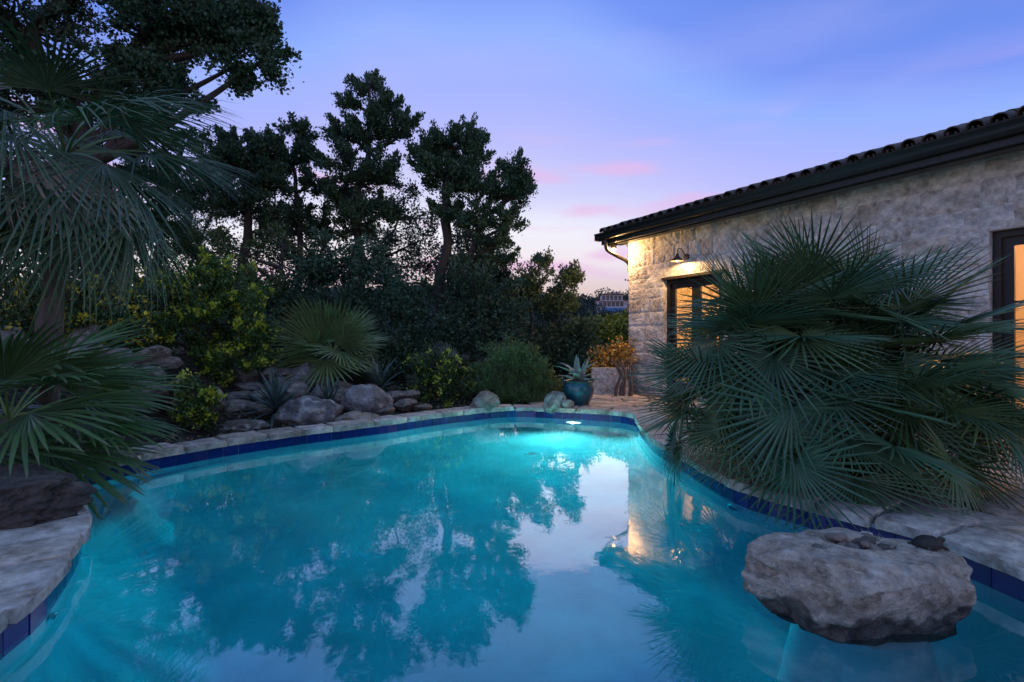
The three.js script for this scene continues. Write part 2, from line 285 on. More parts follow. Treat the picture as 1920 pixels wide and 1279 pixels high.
const stoneTone = (seed, base, dark, warm) => { const r = rng(seed), k = 0.85 + 0.3 * r(), w = r(); return (x, y, z) => { const a = smooth(fbm(x * 3.1 + seed, y * 4, z * 3.1, 4), -0.02, 0.28), b = smooth(fbm(x * 7 - seed, y * 7, z * 7, 4), 0.08, 0.2); let c = mix3(base, warm, w * 0.6); c = mix3(c, dark, 0.45 * a + 0.4 * b); return c.map((v) => v * k); }; };
const LIME = [0.78, 0.72, 0.62], LIMEDARK = [0.34, 0.30, 0.24], LIMEWARM = [0.72, 0.58, 0.42];

// coping stones round the water
const coping = new THREE.Group(); coping.name = 'pool_coping'; scene.add(coping); structure(coping, 'rim of pale broken limestone coping round the pool', 'coping');
{
  const r = rng(17); let s = 0;
  while (s < LEN - 0.2) {
    let L = 0.30 + 0.34 * r(); if (LEN - s - L < 0.25) L = LEN - s;
    const mid = rimAt(s + L / 2).p, garden = mid.x < 0.6 && -mid.z > 3.4, w = garden ? 0.26 + 0.08 * r() : 0.34 + 0.16 * r(), poly = [], k = Math.max(2, Math.round(L / 0.1)), f = -0.035 - 0.03 * r();
    for (let i = 0; i <= k; i++) { const q = rimAt(s + 0.008 + (L - 0.016) * i / k, f + 0.014 * noise3.noise(s * 3 + i, 1, 2)).p; poly.push([q.x, q.z]); }
    for (let i = k; i >= 0; i--) { const q = rimAt(s + 0.008 + (L - 0.016) * i / k, w + 0.03 * noise3.noise(s * 5 + i, 4, 2)).p; poly.push([q.x, q.z]); }
    const g = roughSlab(poly, 0.098, 0.158 + 0.018 * r(), Math.floor(s * 100), 0.014, 0.014); tint(g, stoneTone(Math.floor(s * 77), LIME, LIMEDARK, LIMEWARM));
    part('coping_stone', g, M.stone, coping); s += L;
  }
}
// flagstones: cells of a scattered net, cut from the paved areas
const patio = new THREE.Group(); patio.name = 'flagstone_patio'; scene.add(patio); structure(patio, 'patio of irregular limestone flagstones between pool and house', 'patio');
const POCKET = [2.45, -3.98];
const paved = (x, z) => { const d = -z, e = edge(x, z); if (e < 0.2 || wallSide(x, z) > -0.06) return false; if (Math.hypot((x - POCKET[0]) / 0.72, (z - POCKET[1]) / 0.5) < 1) return false; return (x > 1.0 && d < 10.4 && d > -2) || (x > 0.35 && d > 8.1 && d < 9.6) || (x < -1.6 && d < 3.15 && d > -2 && x > -4.2) || (d < 0.8 && d > -2.5 && Math.abs(x) < 5); };
{
  const r = rng(29), seeds = []; for (let x = -4.6; x < 9.5; x += 0.46) for (let z = -10.6; z < 2.6; z += 0.46) seeds.push([x + (r() - 0.5) * 0.42, z + (r() - 0.5) * 0.42]);
  let made = 0;
  seeds.forEach(([x, z], n) => {
    if (!paved(x, z) || x > 8.6) return;
    let poly = [[x - 0.9, z - 0.9], [x + 0.9, z - 0.9], [x + 0.9, z + 0.9], [x - 0.9, z + 0.9]];
    for (const [a, b] of seeds) { const dx = a - x, dz = b - z, L = Math.hypot(dx, dz); if (L === 0 || L > 1.9) continue; const nx = dx / L, nz = dz / L, o = x * nx + z * nz + L / 2 - 0.013, out = []; for (let i = 0; i < poly.length; i++) { const p = poly[i], q = poly[(i + 1) % poly.length], P = p[0] * nx + p[1] * nz - o, Q = q[0] * nx + q[1] * nz - o; if (P <= 0) out.push(p); if (P * Q < 0) { const t = P / (P - Q); out.push([lerp(p[0], q[0], t), lerp(p[1], q[1], t)]); } } poly = out; }
    if (poly.length < 3 || poly.some(([a, b]) => edge(a, b) < 0.07 || wallSide(a, b) > -0.01)) return;
    const g = roughSlab(poly, 0.085, 0.138 + 0.01 * r(), n, 0.014, 0.012); tint(g, stoneTone(n * 3 + 1, [0.68, 0.60, 0.50], [0.36, 0.29, 0.22], [0.66, 0.52, 0.38])); part('flagstone', g, M.stone, patio); made++;
  });
  // mortar bed under the flagstones
  const bed = new Soup(), st = 0.12, k = [1, 1, 1];
  for (let x = -4.2; x < 9.2; x += st) for (let z = -10.6; z < 2.4; z += st) { const c = [[x, z], [x + st, z], [x + st, z + st], [x, z + st]]; if (c.every(([a, b]) => (paved(a, b) || edge(a, b) > 0.1 && edge(a, b) < 0.45 && paved(a + (a > 0 ? 0.4 : -0.4), b)) && a < 8.6)) bed.quad(V(c[0][0], 0.118, c[0][1]), V(c[3][0], 0.118, c[3][1]), V(c[2][0], 0.118, c[2][1]), V(c[1][0], 0.118, c[1][1]), k); }
  part('mortar_bed', boxUV(bed.geometry()), M.grout, patio);
}

// boulders
function boulder(seed, sx, sy, sz, { detail = 14, cuts = 9, deep = 0.62, rough = 0.10, fine = 0.03, base = [0.42, 0.40, 0.36], dark = [0.15, 0.14, 0.12], pale = [0.66, 0.62, 0.55], flat = 0 } = {}) {
  const r = rng(seed), planes = Array.from({ length: cuts }, () => [V(r() - 0.5, (r() - 0.5) * 0.9, r() - 0.5).normalize(), deep + 0.25 * r()]);
  if (flat) planes.push([V(0.06, 1, 0.05).normalize(), flat]);
  let g = mergeVertices(new THREE.IcosahedronGeometry(1, detail).deleteAttribute('normal').deleteAttribute('uv'), 1e-4); const p = g.attributes.position, v = V(0, 0, 0);
  for (let i = 0; i < p.count; i++) {
    v.fromBufferAttribute(p, i); for (const [n, o] of planes) { const t = v.dot(n) - o; if (t > 0) v.addScaledVector(n, -t * 0.9); }
    const a = rough * fbm(v.x * 1.9 + seed, v.y * 1.9, v.z * 1.9, 4) * 2 + fine * fbm(v.x * 8, v.y * 8 + seed, v.z * 8, 3) * 2; v.multiplyScalar(1 + a);
    p.setXYZ(i, v.x * sx, v.y * sy, v.z * sz);
  }
  g.computeVertexNormals(); g = boxUV(g);
  return tint(g, (x, y, z) => { const a = smooth(fbm(x * 4 + seed, y * 4, z * 4, 4), -0.05, 0.25), b = smooth(fbm(x * 9, y * 9 - seed, z * 9, 4), 0.03, 0.22); return mix3(mix3(base, dark, 0.65 * a), pale, 0.65 * b); });
}

// ---------- the stone house ----------
const house = thing('stone_house', 'whitewashed rough stone house with clay tile roof and dark gutter', 'house', [HX, 0, HZ], -Math.atan2(WZ, WX));
const HL = 10.5, WH = 3.36, TH = 0.34, DOORS = [[0.98, 2.32, 0.16, 2.40], [5.86, 8.2, 0.16, 2.46]];
const box = (x0, x1, y0, y1, z0, z1) => { const g = new THREE.BoxGeometry(x1 - x0, y1 - y0, z1 - z0); g.translate((x0 + x1) / 2, (y0 + y1) / 2, (z0 + z1) / 2); return g; };
const frontWall = (() => {
  const s = new THREE.Shape(); s.moveTo(0, -0.6); s.lineTo(HL, -0.6); s.lineTo(HL, WH); s.lineTo(0, WH); s.closePath();
  for (const [a, b, c, d] of DOORS) { const h = new THREE.Path(); h.moveTo(a, c); h.lineTo(a, d); h.lineTo(b, d); h.lineTo(b, c); h.closePath(); s.holes.push(h); }
  const g = new THREE.ExtrudeGeometry(s, { depth: TH, bevelEnabled: false }); g.translate(0, 0, -TH); return boxUV(g, 0.8);
})();
const wall = part('wall', frontWall, M.mortar, house);
{ // wall stones, half buried in the whitewashed mortar
  const variants = Array.from({ length: 14 }, (_, k) => {
    const nx = 9, ny = 7, pos = [], idx = [], at = (i, j) => j * (nx + 1) + i;
    for (let j = 0; j <= ny; j++) for (let i = 0; i <= nx; i++) {
      let u = i / nx - 0.5, v = j / ny - 0.5; const e = Math.min(0.5 - Math.abs(u), 0.5 - Math.abs(v)), lump = fbm(u * 2.6 + k * 3.7, v * 2.6, k, 4);
      const b = 1 - smooth(Math.hypot(Math.max(0, Math.abs(u) - 0.3), Math.max(0, Math.abs(v) - 0.3)), 0.1, 0.29);
      pos.push(u + 0.07 * fbm(v * 3 + k, u * 2, 2, 2), v + 0.09 * fbm(u * 3 + k, v * 2, 5, 2), e < 0.01 ? -0.12 : -0.04 + (0.75 + 1.0 * lump + 0.35 * fbm(u * 9 + k, v * 9, k, 3)) * (0.35 + 0.65 * b) * smooth(e, 0, 0.12));
    }
    for (let j = 0; j < ny; j++) for (let i = 0; i < nx; i++) { const a = at(i, j), b = at(i + 1, j), c = at(i, j + 1), d = at(i + 1, j + 1); idx.push(a, b, d, a, d, c); }
    const g = new THREE.BufferGeometry(); g.setAttribute('position', new THREE.Float32BufferAttribute(pos, 3)); const uv = []; for (let i = 0; i < pos.length; i += 3) uv.push(pos[i] * 0.4 + k * 0.37, pos[i + 1] * 0.25 + k * 0.21); g.setAttribute('uv', new THREE.Float32BufferAttribute(uv, 2)); g.setIndex(idx); g.computeVertexNormals(); return g;
  });
  const tones = [[0.92, 0.86, 0.76], [0.94, 0.89, 0.79], [0.89, 0.82, 0.71], [0.91, 0.86, 0.77], [0.93, 0.86, 0.75], [0.84, 0.75, 0.61], [0.96, 0.91, 0.83]].map(([a, b, c]) => std(a, b, c, 0.95, { map: grainTex, bumpMap: roughBump, bumpScale: 0.05 }));
  const r = rng(101); let y = 0.02;
  while (y < WH - 0.06) {
    const h = Math.min(0.15 + 0.17 * r(), WH - 0.01 - y); let x = 0.01;
    while (x < 8.6) {
      let w = 0.2 + 0.42 * r(), x1 = x + w; let cut = false;
      for (const [a, b, c, d] of DOORS) if (y + h > c && y < d && x1 > a - 0.02 && x < b) { if (x < a - 0.12) x1 = a - 0.01; else { cut = true; x = b + 0.01; } }
      if (cut) continue;
      const m = part('stone', variants[Math.floor(r() * 14)], tones[Math.floor(r() * 7)], wall);
      m.position.set((x + x1) / 2, y + h / 2, 0); m.scale.set((x1 - x) * 1.05, h * 1.06, 0.010 + 0.017 * r()); x = x1;
    }
    y += h;
  }
}
{ // the rest of the shell: end and back walls, floor, ceiling, partition
  const inner = std(0.72, 0.60, 0.46, 0.9), floorM = std(0.24, 0.15, 0.09, 0.5, { map: woodTex });
  part('end_wall', boxUV(box(0, 0.3, -0.6, WH, -6, -TH)), M.mortar, house);
  part('end_wall', boxUV(box(HL - 0.3, HL, -0.6, WH, -6, -TH)), M.mortar, house);
  part('back_wall', boxUV(box(0, HL, -0.6, WH, -6.3, -6)), M.mortar, house);
  part('floor', boxUV(box(0.3, HL - 0.3, 0.02, 0.15, -6, -TH)), floorM, house);
  part('ceiling', boxUV(box(0.3, HL - 0.3, 2.9, 3.05, -6, -TH)), inner, house);
  part('partition', boxUV(box(3.9, 4.02, 0.15, 2.9, -6, -TH - 0.002)), inner, house);
  part('partition', boxUV(box(0.3, 3.9, 0.15, 2.9, -3.1, -3.0)), inner, house);
  part('partition', boxUV(box(4.02, HL - 0.3, 0.15, 2.9, -3.1, -3.0)), inner, house);
}
// doors: dark frames with glazed leaves
function glazedDoor([a, b, c, d], leaves, rails, header) {
  const t = new THREE.Group(); t.name = 'glazed_door'; house.add(t);
  const z0 = -0.20, z1 = -0.09, f = 0.075;
  part('frame', mergeGeometries([box(a + 0.003, a + f, c, d - 0.003, z0, z1), box(b - f, b - 0.003, c, d - 0.003, z0, z1), box(a + f, b - f, d - f, d - 0.003, z0, z1)]), M.frame, t);
  part('threshold', box(a + 0.01, b - 0.01, c - 0.005, c + 0.03, -0.3, -0.02), M.darkWood, t);
  const w = (b - a - 2 * f) / leaves;
  for (let i = 0; i < leaves; i++) {
    const x0 = a + f + w * i + 0.004, x1 = x0 + w - 0.008, st = 0.095, y0 = c + 0.035, y1 = d - f - 0.004, zz0 = -0.185, zz1 = -0.14;
    part('door_leaf', mergeGeometries([box(x0, x0 + st, y0, y1, zz0, zz1), box(x1 - st, x1, y0, y1, zz0, zz1), box(x0 + st, x1 - st, y1 - st, y1, zz0, zz1), box(x0 + st, x1 - st, y0, y0 + 0.2, zz0, zz1)]), M.frame, t);
    const bot = y0 + 0.2, top = y1 - st, ys = [bot, ...rails.map((k) => lerp(bot, top, k)), top];
    for (const y of ys.slice(1, -1)) part('muntin', box(x0 + st, x1 - st, y - 0.013, y + 0.013, -0.178, -0.147), M.frame, t);
    for (let k = 0; k < ys.length - 1; k++) part('pane', box(x0 + st, x1 - st, ys[k] + (k ? 0.014 : 0.001), ys[k + 1] - (k < ys.length - 2 ? 0.014 : 0.001), -0.164, -0.160), M.glass, t);
    const hx = i ? x0 + 0.05 : x1 - 0.05; if (i || leaves === 1) part('handle', box(hx - 0.012, hx + 0.012, 1.05, 1.22, zz1, zz1 + 0.035), M.bronze, t);
  }
  if (header) part('lintel', boxUV(box(a - 0.03, b + 0.03, d - 0.002, d + 0.05, -0.12, 0.030)), M.darkWood, t);
}
glazedDoor(DOORS[0], 2, [0.45, 0.72], true);
glazedDoor(DOORS[1], 2, [0.33, 0.66], false);
// roof: deck, gutter, barrel tiles
{
  const S0 = -0.36, slope = Math.tan(17 * Math.PI / 180), EZ = 0.46, EY = 3.44, roof = new THREE.Group(); roof.name = 'roof'; house.add(roof);
  const clay = [[0.20, 0.16, 0.13], [0.17, 0.135, 0.11], [0.23, 0.17, 0.13], [0.15, 0.13, 0.115]].map(([a, b, c]) => std(a, b, c, 0.85, { map: grainTex, bumpMap: roughBump, bumpScale: 0.01 }));
  const shape = new THREE.Shape(); shape.moveTo(EZ - 0.02, EY); shape.lineTo(-3.2, EY + (EZ + 3.2) * slope); shape.lineTo(-6.7, EY + (EZ + 3.2 - 3.5) * slope); shape.lineTo(-6.7, EY - 0.1 + 0.16 * slope); shape.lineTo(-3.2, EY - 0.09 + (EZ + 3.2) * slope); shape.lineTo(EZ - 0.02, EY - 0.09); shape.closePath();
  const dg = new THREE.ExtrudeGeometry(shape, { depth: HL - S0 + 0.3, bevelEnabled: false }); dg.rotateY(-Math.PI / 2); dg.translate(HL + 0.3, 0, 0); dg.applyMatrix4(new THREE.Matrix4().makeScale(1, 1, 1));
  // the extrusion runs along -x after the turn; z is kept by the mirrored shape
  part('deck', boxUV(dg), M.darkWood, roof);
  const sp = 0.205, exp = 0.30, n = Math.floor((HL - S0) / sp), rows = 12, half = (r0, r1, len, up) => {
    const g = new THREE.BufferGeometry(), pos = [], uv = [], idx = [], m = 8, th = 0.014;
    for (const [z, rr] of [[0, r0], [-len, r1]]) for (const q of [0, th]) for (let i = 0; i <= m; i++) { const a = Math.PI * i / m; pos.push(-(rr - q) * Math.cos(a), (rr - q) * Math.sin(a) * (up ? 1 : -1), z); uv.push(i / m * 0.3, z); }
    const k = m + 1; for (let i = 0; i < m; i++) { const o = i, inn = k + i, o2 = 2 * k + i, i2 = 3 * k + i; idx.push(o, o + 1, o2 + 1, o, o2 + 1, o2, inn, i2 + 1, inn + 1, inn, i2, i2 + 1, o, inn + 1, o + 1, o, inn, inn + 1); }
    g.setAttribute('position', new THREE.Float32BufferAttribute(pos, 3)); g.setAttribute('uv', new THREE.Float32BufferAttribute(uv, 2)); g.setIndex(idx); const h = g.toNonIndexed(); h.computeVertexNormals(); return h;
  };
  const cover = half(0.088, 0.072, 0.40, true), pan = half(0.085, 0.075, 0.40, false), r = rng(211), rest = [], tilt = Math.atan(slope);
  for (let k = 0; k < rows; k++) for (let i = 0; i < n; i++) {
    const s = S0 + 0.1 + i * sp, z = EZ + 0.05 - k * exp * Math.cos(tilt), y = EY + 0.055 + k * exp * Math.sin(tilt);
    for (const [g, dx, dy, name] of [[cover, 0, 0.035, 'cover_tile'], [pan, sp / 2, 0.062, 'pan_tile']]) {
      if (name === 'pan_tile' && k > 0) { if (k > 1) continue; }
      const j = [(r() - 0.5) * 0.014, (r() - 0.5) * 0.012, (r() - 0.5) * 0.03, (r() - 0.5) * 0.05];
      if (k < 3 && s < 8.2) { const m = part(name, g, clay[Math.floor(r() * 4)], roof); m.position.set(s + dx + j[0], y + dy + j[1], z + j[2]); m.rotation.set(tilt + 0.03, j[3], 0); }
      else { const q = g.clone(); q.rotateX(tilt + 0.03); q.translate(s + dx + j[0], y + dy + j[1], z + j[2]); rest.push(q); }
    }
  }
  const more = part('roof_tiles', mergeGeometries(rest), clay[0], roof); more.userData.kind = 'stuff';
  // ogee gutter, its brackets' shadow board and the soffit below
  const gs = new THREE.Shape(); gs.moveTo(EZ - 0.01, EY - 0.09); gs.lineTo(EZ + 0.05, EY - 0.09); gs.quadraticCurveTo(EZ + 0.105, EY - 0.085, EZ + 0.11, EY - 0.03); gs.quadraticCurveTo(EZ + 0.115, EY + 0.005, EZ + 0.15, EY + 0.03); gs.lineTo(EZ + 0.155, EY + 0.05); gs.lineTo(EZ + 0.14, EY + 0.05); gs.lineTo(EZ + 0.135, EY + 0.035); gs.quadraticCurveTo(EZ + 0.1, EY + 0.01, EZ + 0.095, EY - 0.03); gs.quadraticCurveTo(EZ + 0.09, EY - 0.07, EZ + 0.05, EY - 0.078); gs.lineTo(EZ + 0.003, EY - 0.078); gs.lineTo(EZ + 0.003, EY + 0.04); gs.lineTo(EZ - 0.01, EY + 0.04); gs.closePath();
  const along = (sh, x0, x1) => { const g = new THREE.ExtrudeGeometry(sh, { depth: x1 - x0, bevelEnabled: false, curveSegments: 6 }); g.applyMatrix4(new THREE.Matrix4().set(0, 0, 1, x0, 0, 1, 0, 0, 1, 0, 0, 0, 0, 0, 0, 1)); const i = g.index; if (!i) { const p = g.attributes.position.array, nn = g.attributes.normal; for (let t = 0; t < p.length; t += 9) for (let c = 0; c < 3; c++) { const v = p[t + 3 + c]; p[t + 3 + c] = p[t + 6 + c]; p[t + 6 + c] = v; } g.computeVertexNormals(); } return g; };
  part('gutter', along(gs, S0 - 0.05, HL + 0.3), M.metalDark, house);
  part('gutter_end', box(S0 - 0.058, S0 - 0.051, EY - 0.088, EY + 0.045, EZ, EZ + 0.13), M.metalDark, house);
  part('fascia', box(S0, HL, EY - 0.17, EY - 0.092, EZ - 0.09, EZ - 0.013), M.metalDark, house);
  part('soffit', box(S0 + 0.01, HL, EY - 0.13, EY - 0.105, -0.1, EZ - 0.091), M.darkWood, house);
  part('cove_moulding', box(S0 + 0.02, HL, EY - 0.19, EY - 0.131, 0.20, EZ - 0.10), M.metalDark, house);
  part('wall_plate', box(0.02, HL, WH + 0.002, EY - 0.132, -0.2, 0.03), M.darkWood, house);
  part('downspout', tube(curve([V(-0.16, EY - 0.09, 0.50), V(-0.16, EY - 0.2, 0.50), V(-0.155, EY - 0.30, 0.47), V(-0.12, EY - 0.42, 0.22), V(-0.08, EY - 0.52, -0.02), V(-0.07, EY - 0.62, -0.10), V(-0.07, 2.2, -0.11), V(-0.07, 0.2, -0.11)], 40), Array(41).fill(0.038), 10), M.bronze, house);
}
house.updateMatrixWorld(true);
const atHouse = (x, y, z) => house.localToWorld(V(x, y, z)).toArray();
// gooseneck wall lamp over the french door
{
  const t = thing('wall_lamp', 'small lit gooseneck lamp on stone wall above french door', 'wall lamp', atHouse(1.56, 2.78, 0.03), house.rotation.y);
  const plate = new THREE.CylinderGeometry(0.055, 0.06, 0.03, 20); plate.rotateX(Math.PI / 2); part('backplate', plate, M.bronze, t);
  part('arm', tube(curve([V(0, 0, 0), V(0, 0.06, 0.06), V(0, 0.13, 0.13), V(0, 0.13, 0.21), V(0, 0.05, 0.245), V(0, 0.02, 0.245)], 24), Array(25).fill(0.010), 8), M.bronze, t);
  const sh = new THREE.LatheGeometry([[0.028, 0.06], [0.03, 0.02], [0.045, 0.0], [0.07, -0.03], [0.125, -0.075], [0.13, -0.085], [0.122, -0.078], [0.066, -0.034], [0.04, -0.006], [0.022, 0.012]].map(([a, b]) => new THREE.Vector2(a, b)), 28); sh.translate(0, -0.02, 0.245); part('shade', sh, std(0.10, 0.085, 0.07, 0.45, { metalness: 0.5 }), t);
  const b = new THREE.SphereGeometry(0.032, 16, 12); b.translate(0, -0.085, 0.245); part('bulb', b, std(1, 0.85, 0.6, 0.5, { emissive: new THREE.Color(1, 0.66, 0.30), emissiveIntensity: 6 }), t);
  const l = new THREE.PointLight(new THREE.Color(1, 0.58, 0.22), 2.6); l.position.set(0, -0.085, 0.245); l.castShadow = true; t.add(l);
}
// small floodlight under the eave at the corner, behind the downspout
{
  const t = thing('eave_light', 'bright little floodlight under eave beside downspout at house corner', 'floodlight', atHouse(-0.10, 3.15, 0.33), house.rotation.y);
  part('housing', box(-0.04, 0.04, 0.02, 0.145, -0.04, 0.04), M.bronze, t);
  const b = new THREE.SphereGeometry(0.036, 16, 12); part('bulb', b, std(1, 0.85, 0.6, 0.5, { emissive: new THREE.Color(1, 0.66, 0.32), emissiveIntensity: 6 }), t);
  const l = new THREE.PointLight(new THREE.Color(1, 0.56, 0.23), 7); l.position.set(0, 0, 0); l.castShadow = true; t.add(l);
}
// lamps inside the two rooms
for (const [x, label, power] of [[2.2, 'lit globe lamp on ceiling of room behind french door', 12], [7.0, 'lit globe lamp on ceiling of room behind wide glazed door', 15]]) {
  const t = thing('ceiling_lamp', label, 'ceiling lamp', atHouse(x, 2.9, -1.7), house.rotation.y, 'ceiling lamps inside the house');
  const c = new THREE.CylinderGeometry(0.06, 0.07, 0.04, 20); c.translate(0, -0.021, 0); part('base', c, M.bronze, t);
  const b = new THREE.SphereGeometry(0.09, 20, 14); b.translate(0, -0.13, 0); part('globe', b, std(1, 0.9, 0.7, 0.5, { emissive: new THREE.Color(1, 0.62, 0.28), emissiveIntensity: 4 }), t);
  const l = new THREE.PointLight(new THREE.Color(1, 0.50, 0.17), power); l.position.set(0, -0.13, 0); l.castShadow = true; t.add(l);
}
// low stucco wall beyond the corner
solid('garden_wall', boxUV(box(-0.75, 0.0, -0.1, 0.66, -0.12, 0.12)), M.mortar, 'low whitewashed garden wall under lamp-tinted vine by house corner', 'wall', [2.35, 0.00, -10.13], -0.15);
// pool light on the far wall
{
  const at = V(0.93, -0.36, -7.74), q = (() => { let b = null, bd = 9; for (let s = 0; s < LEN; s += 0.02) { const k = rimAt(s, -0.02), dd = Math.hypot(k.p.x - at.x, k.p.z - at.z); if (dd < bd) { bd = dd; b = k; } } return b; })();
  const t = thing('pool_light', 'glowing round underwater lamp on far wall of pool', 'pool light', [q.p.x, -0.36, q.p.z], Math.atan2(-q.n.x, -q.n.z));
  part('rim', new THREE.TorusGeometry(0.12, 0.014, 10, 36), M.chrome, t);
  const g = new THREE.SphereGeometry(0.11, 24, 12); g.scale(1, 1, 0.35); part('lens', g, std(0.9, 0.95, 1, 0.4, { emissive: new THREE.Color(0.85, 0.97, 1.0), emissiveIntensity: 5 }), t);
  const l = new THREE.SpotLight(new THREE.Color(1.0, 0.97, 0.88), 46, 0, 1.25, 1, 2); l.position.set(0, 0, 0.03); l.target.position.set(0, -0.12, 3); l.castShadow = true; t.add(l, l.target);
}

// ---------- fan palms ----------
function fanLeaf({ stalk, blade, n = 32, arc = 4.6, split = 0.35, bend = 0.5, droop = 0.15, fold = 0.5, width = 1, seed = 1, color = [0.05, 0.085, 0.07], spread = 0.25, stalkR = 0.007, curl = 0.1, dry = 0 }) {
  const s = new Soup(), r = rng(seed), cb = Math.cos(bend), sb = Math.sin(bend), sc = color.map((v, i) => v * [1.5, 1.3, 0.9][i]), tips = [0.20, 0.15, 0.09];
  const place = (x, y, z) => V(x, stalk + y * cb + z * sb, -y * sb + z * cb - curl * stalk);    // the blade nods forward from the end of its stalk
  let prev = V(0, 0, 0); for (let i = 1; i <= 5; i++) { const t = i / 5, p = V(0, stalk * t, -curl * stalk * t * t); s.twig(prev, p, stalkR * (1.5 - 0.7 * (i - 1) / 5), stalkR * (1.5 - 0.7 * t), sc); prev = p; }
  for (let i = 0; i < n; i++) {
    const a = -arc / 2 + arc * (i + 0.5) / n + (r() - 0.5) * 0.02, da = arc / n / 2, len = blade * (0.78 + 0.24 * Math.cos(a * 0.55)) * (0.93 + 0.14 * r()), rs = blade * split * (0.9 + 0.2 * r()), w = rs * Math.tan(da) * width, dr = droop * (0.6 + 0.8 * r()), off = (r() - 0.5) * spread * 0.2;
    const k = 0.75 + 0.5 * r(), col = color.map((v) => v * k), tip = mix3(col, tips, dry * r());
    const at = (q, side, lift) => { const A = a + off * Math.max(0, q / len - 0.4), x = Math.sin(A) * q + Math.cos(A) * side, y = Math.cos(A) * q - Math.sin(A) * side; return place(x, y, lift - dr * blade * (q / blade) ** 2 + 0.10 * q * Math.abs(Math.sin(a * 0.5))); };
    const hub = at(0.004, 0, 0), L = at(rs, -w, 0), C = at(rs, 0, fold * w), R = at(rs, w, 0), q1 = rs + (len - rs) * 0.45, w1 = w * 0.86, L1 = at(q1, -w1, 0), C1 = at(q1, 0, fold * w1), R1 = at(q1, w1, 0), q2 = rs + (len - rs) * 0.78, w2 = w * 0.5, L2 = at(q2, -w2, 0), C2 = at(q2, 0, fold * w2), R2 = at(q2, w2, 0), T = at(len, (r() - 0.5) * 0.01, -dr * 0.02);
    s.tri(hub, L, C, col); s.tri(hub, C, R, col); s.quad(L, L1, C1, C, col); s.quad(C, C1, R1, R, col); s.quad(L1, L2, C2, C1, col); s.quad(C1, C2, R2, R1, col); s.tri(L2, T, C2, tip); s.tri(C2, T, R2, tip);
  }
  return s.geometry();
}
// turn a leaf so that its stalk runs along dir and its upper face looks up, rolled a little
function aim(m, dir, roll) {
  const y = dir.clone().normalize(), up = Math.abs(y.y) > 0.97 ? V(1, 0, 0.3) : V(0, 1, 0), z = up.addScaledVector(y, -up.dot(y)).normalize(), x = y.clone().cross(z);
  m.quaternion.setFromRotationMatrix(new THREE.Matrix4().makeBasis(x, y, z)).multiply(new THREE.Quaternion().setFromAxisAngle(V(0, 1, 0), roll));
}
const polar = (az, el) => V(Math.cos(az) * Math.cos(el), Math.sin(el), Math.sin(az) * Math.cos(el));

// big clumping fan palm on the patio edge
{
  const t = thing('fan_palm', 'huge bushy blue-green fan palm spilling over pool edge before house', 'palm', [2.36, 0.12, -3.98]), r = rng(301); t.scale.setScalar(1.05);
  const kinds = []; for (let k = 0; k < 10; k++) kinds.push(fanLeaf({ stalk: 0.42 + 0.16 * r(), blade: 0.46 + 0.08 * r(), n: 30 + Math.floor(7 * r()), arc: 4.2 + 1.2 * r(), split: 0.28, bend: [0.15, 0.4, 0.7, 1.0, 1.25][k % 5], droop: 0.04 + 0.06 * r(), width: 0.95, fold: 0.7, seed: 400 + k, color: mix3([0.045, 0.135, 0.082], [0.11, 0.185, 0.06], r()), dry: 0.3 }));
  const stems = [[0.02, 1.12, 0], [-0.36, 0.82, 0.10], [0.42, 0.84, 0.05], [-0.15, 0.45, 0.30], [0.2, 0.9, -0.25], [0.66, 0.48, 0.12], [-0.52, 0.42, -0.1], [0.3, 0.36, 0.34]];
  stems.forEach(([x, y, z], i) => part('stem', tube([V(x * 0.5, -0.2, z * 0.5), V(x * 0.8, y * 0.4, z * 0.8), V(x, y, z)], [0.075, 0.07, 0.05], 9, 0.3, i), M.palmBark, t));
  let n = 0;
  for (const [x, y, z] of stems) {
    const count = y > 0.6 ? 30 : 22;
    for (let k = 0; k < count; k++) {
      const az = n++ * 2.39996 + (r() - 0.5) * 0.5, out = Math.atan2(z, x), el = lerp(-0.42, 1.45, Math.pow((k + r()) / count, 0.95));
      const dir = polar(az, el); dir.x += x * 0.55; dir.z += z * 0.55; dir.normalize();
      const m = part('leaf', kinds[Math.floor(r() * 10)], M.palmLeaf, t); m.position.set(x, y + (r() - 0.5) * 0.1, z); aim(m, dir, (r() - 0.5) * 1.0); const sc = (el > 0.9 ? 1.0 : 0.96) * (0.85 + 0.28 * r()); m.scale.setScalar(sc);
    }
  }
}
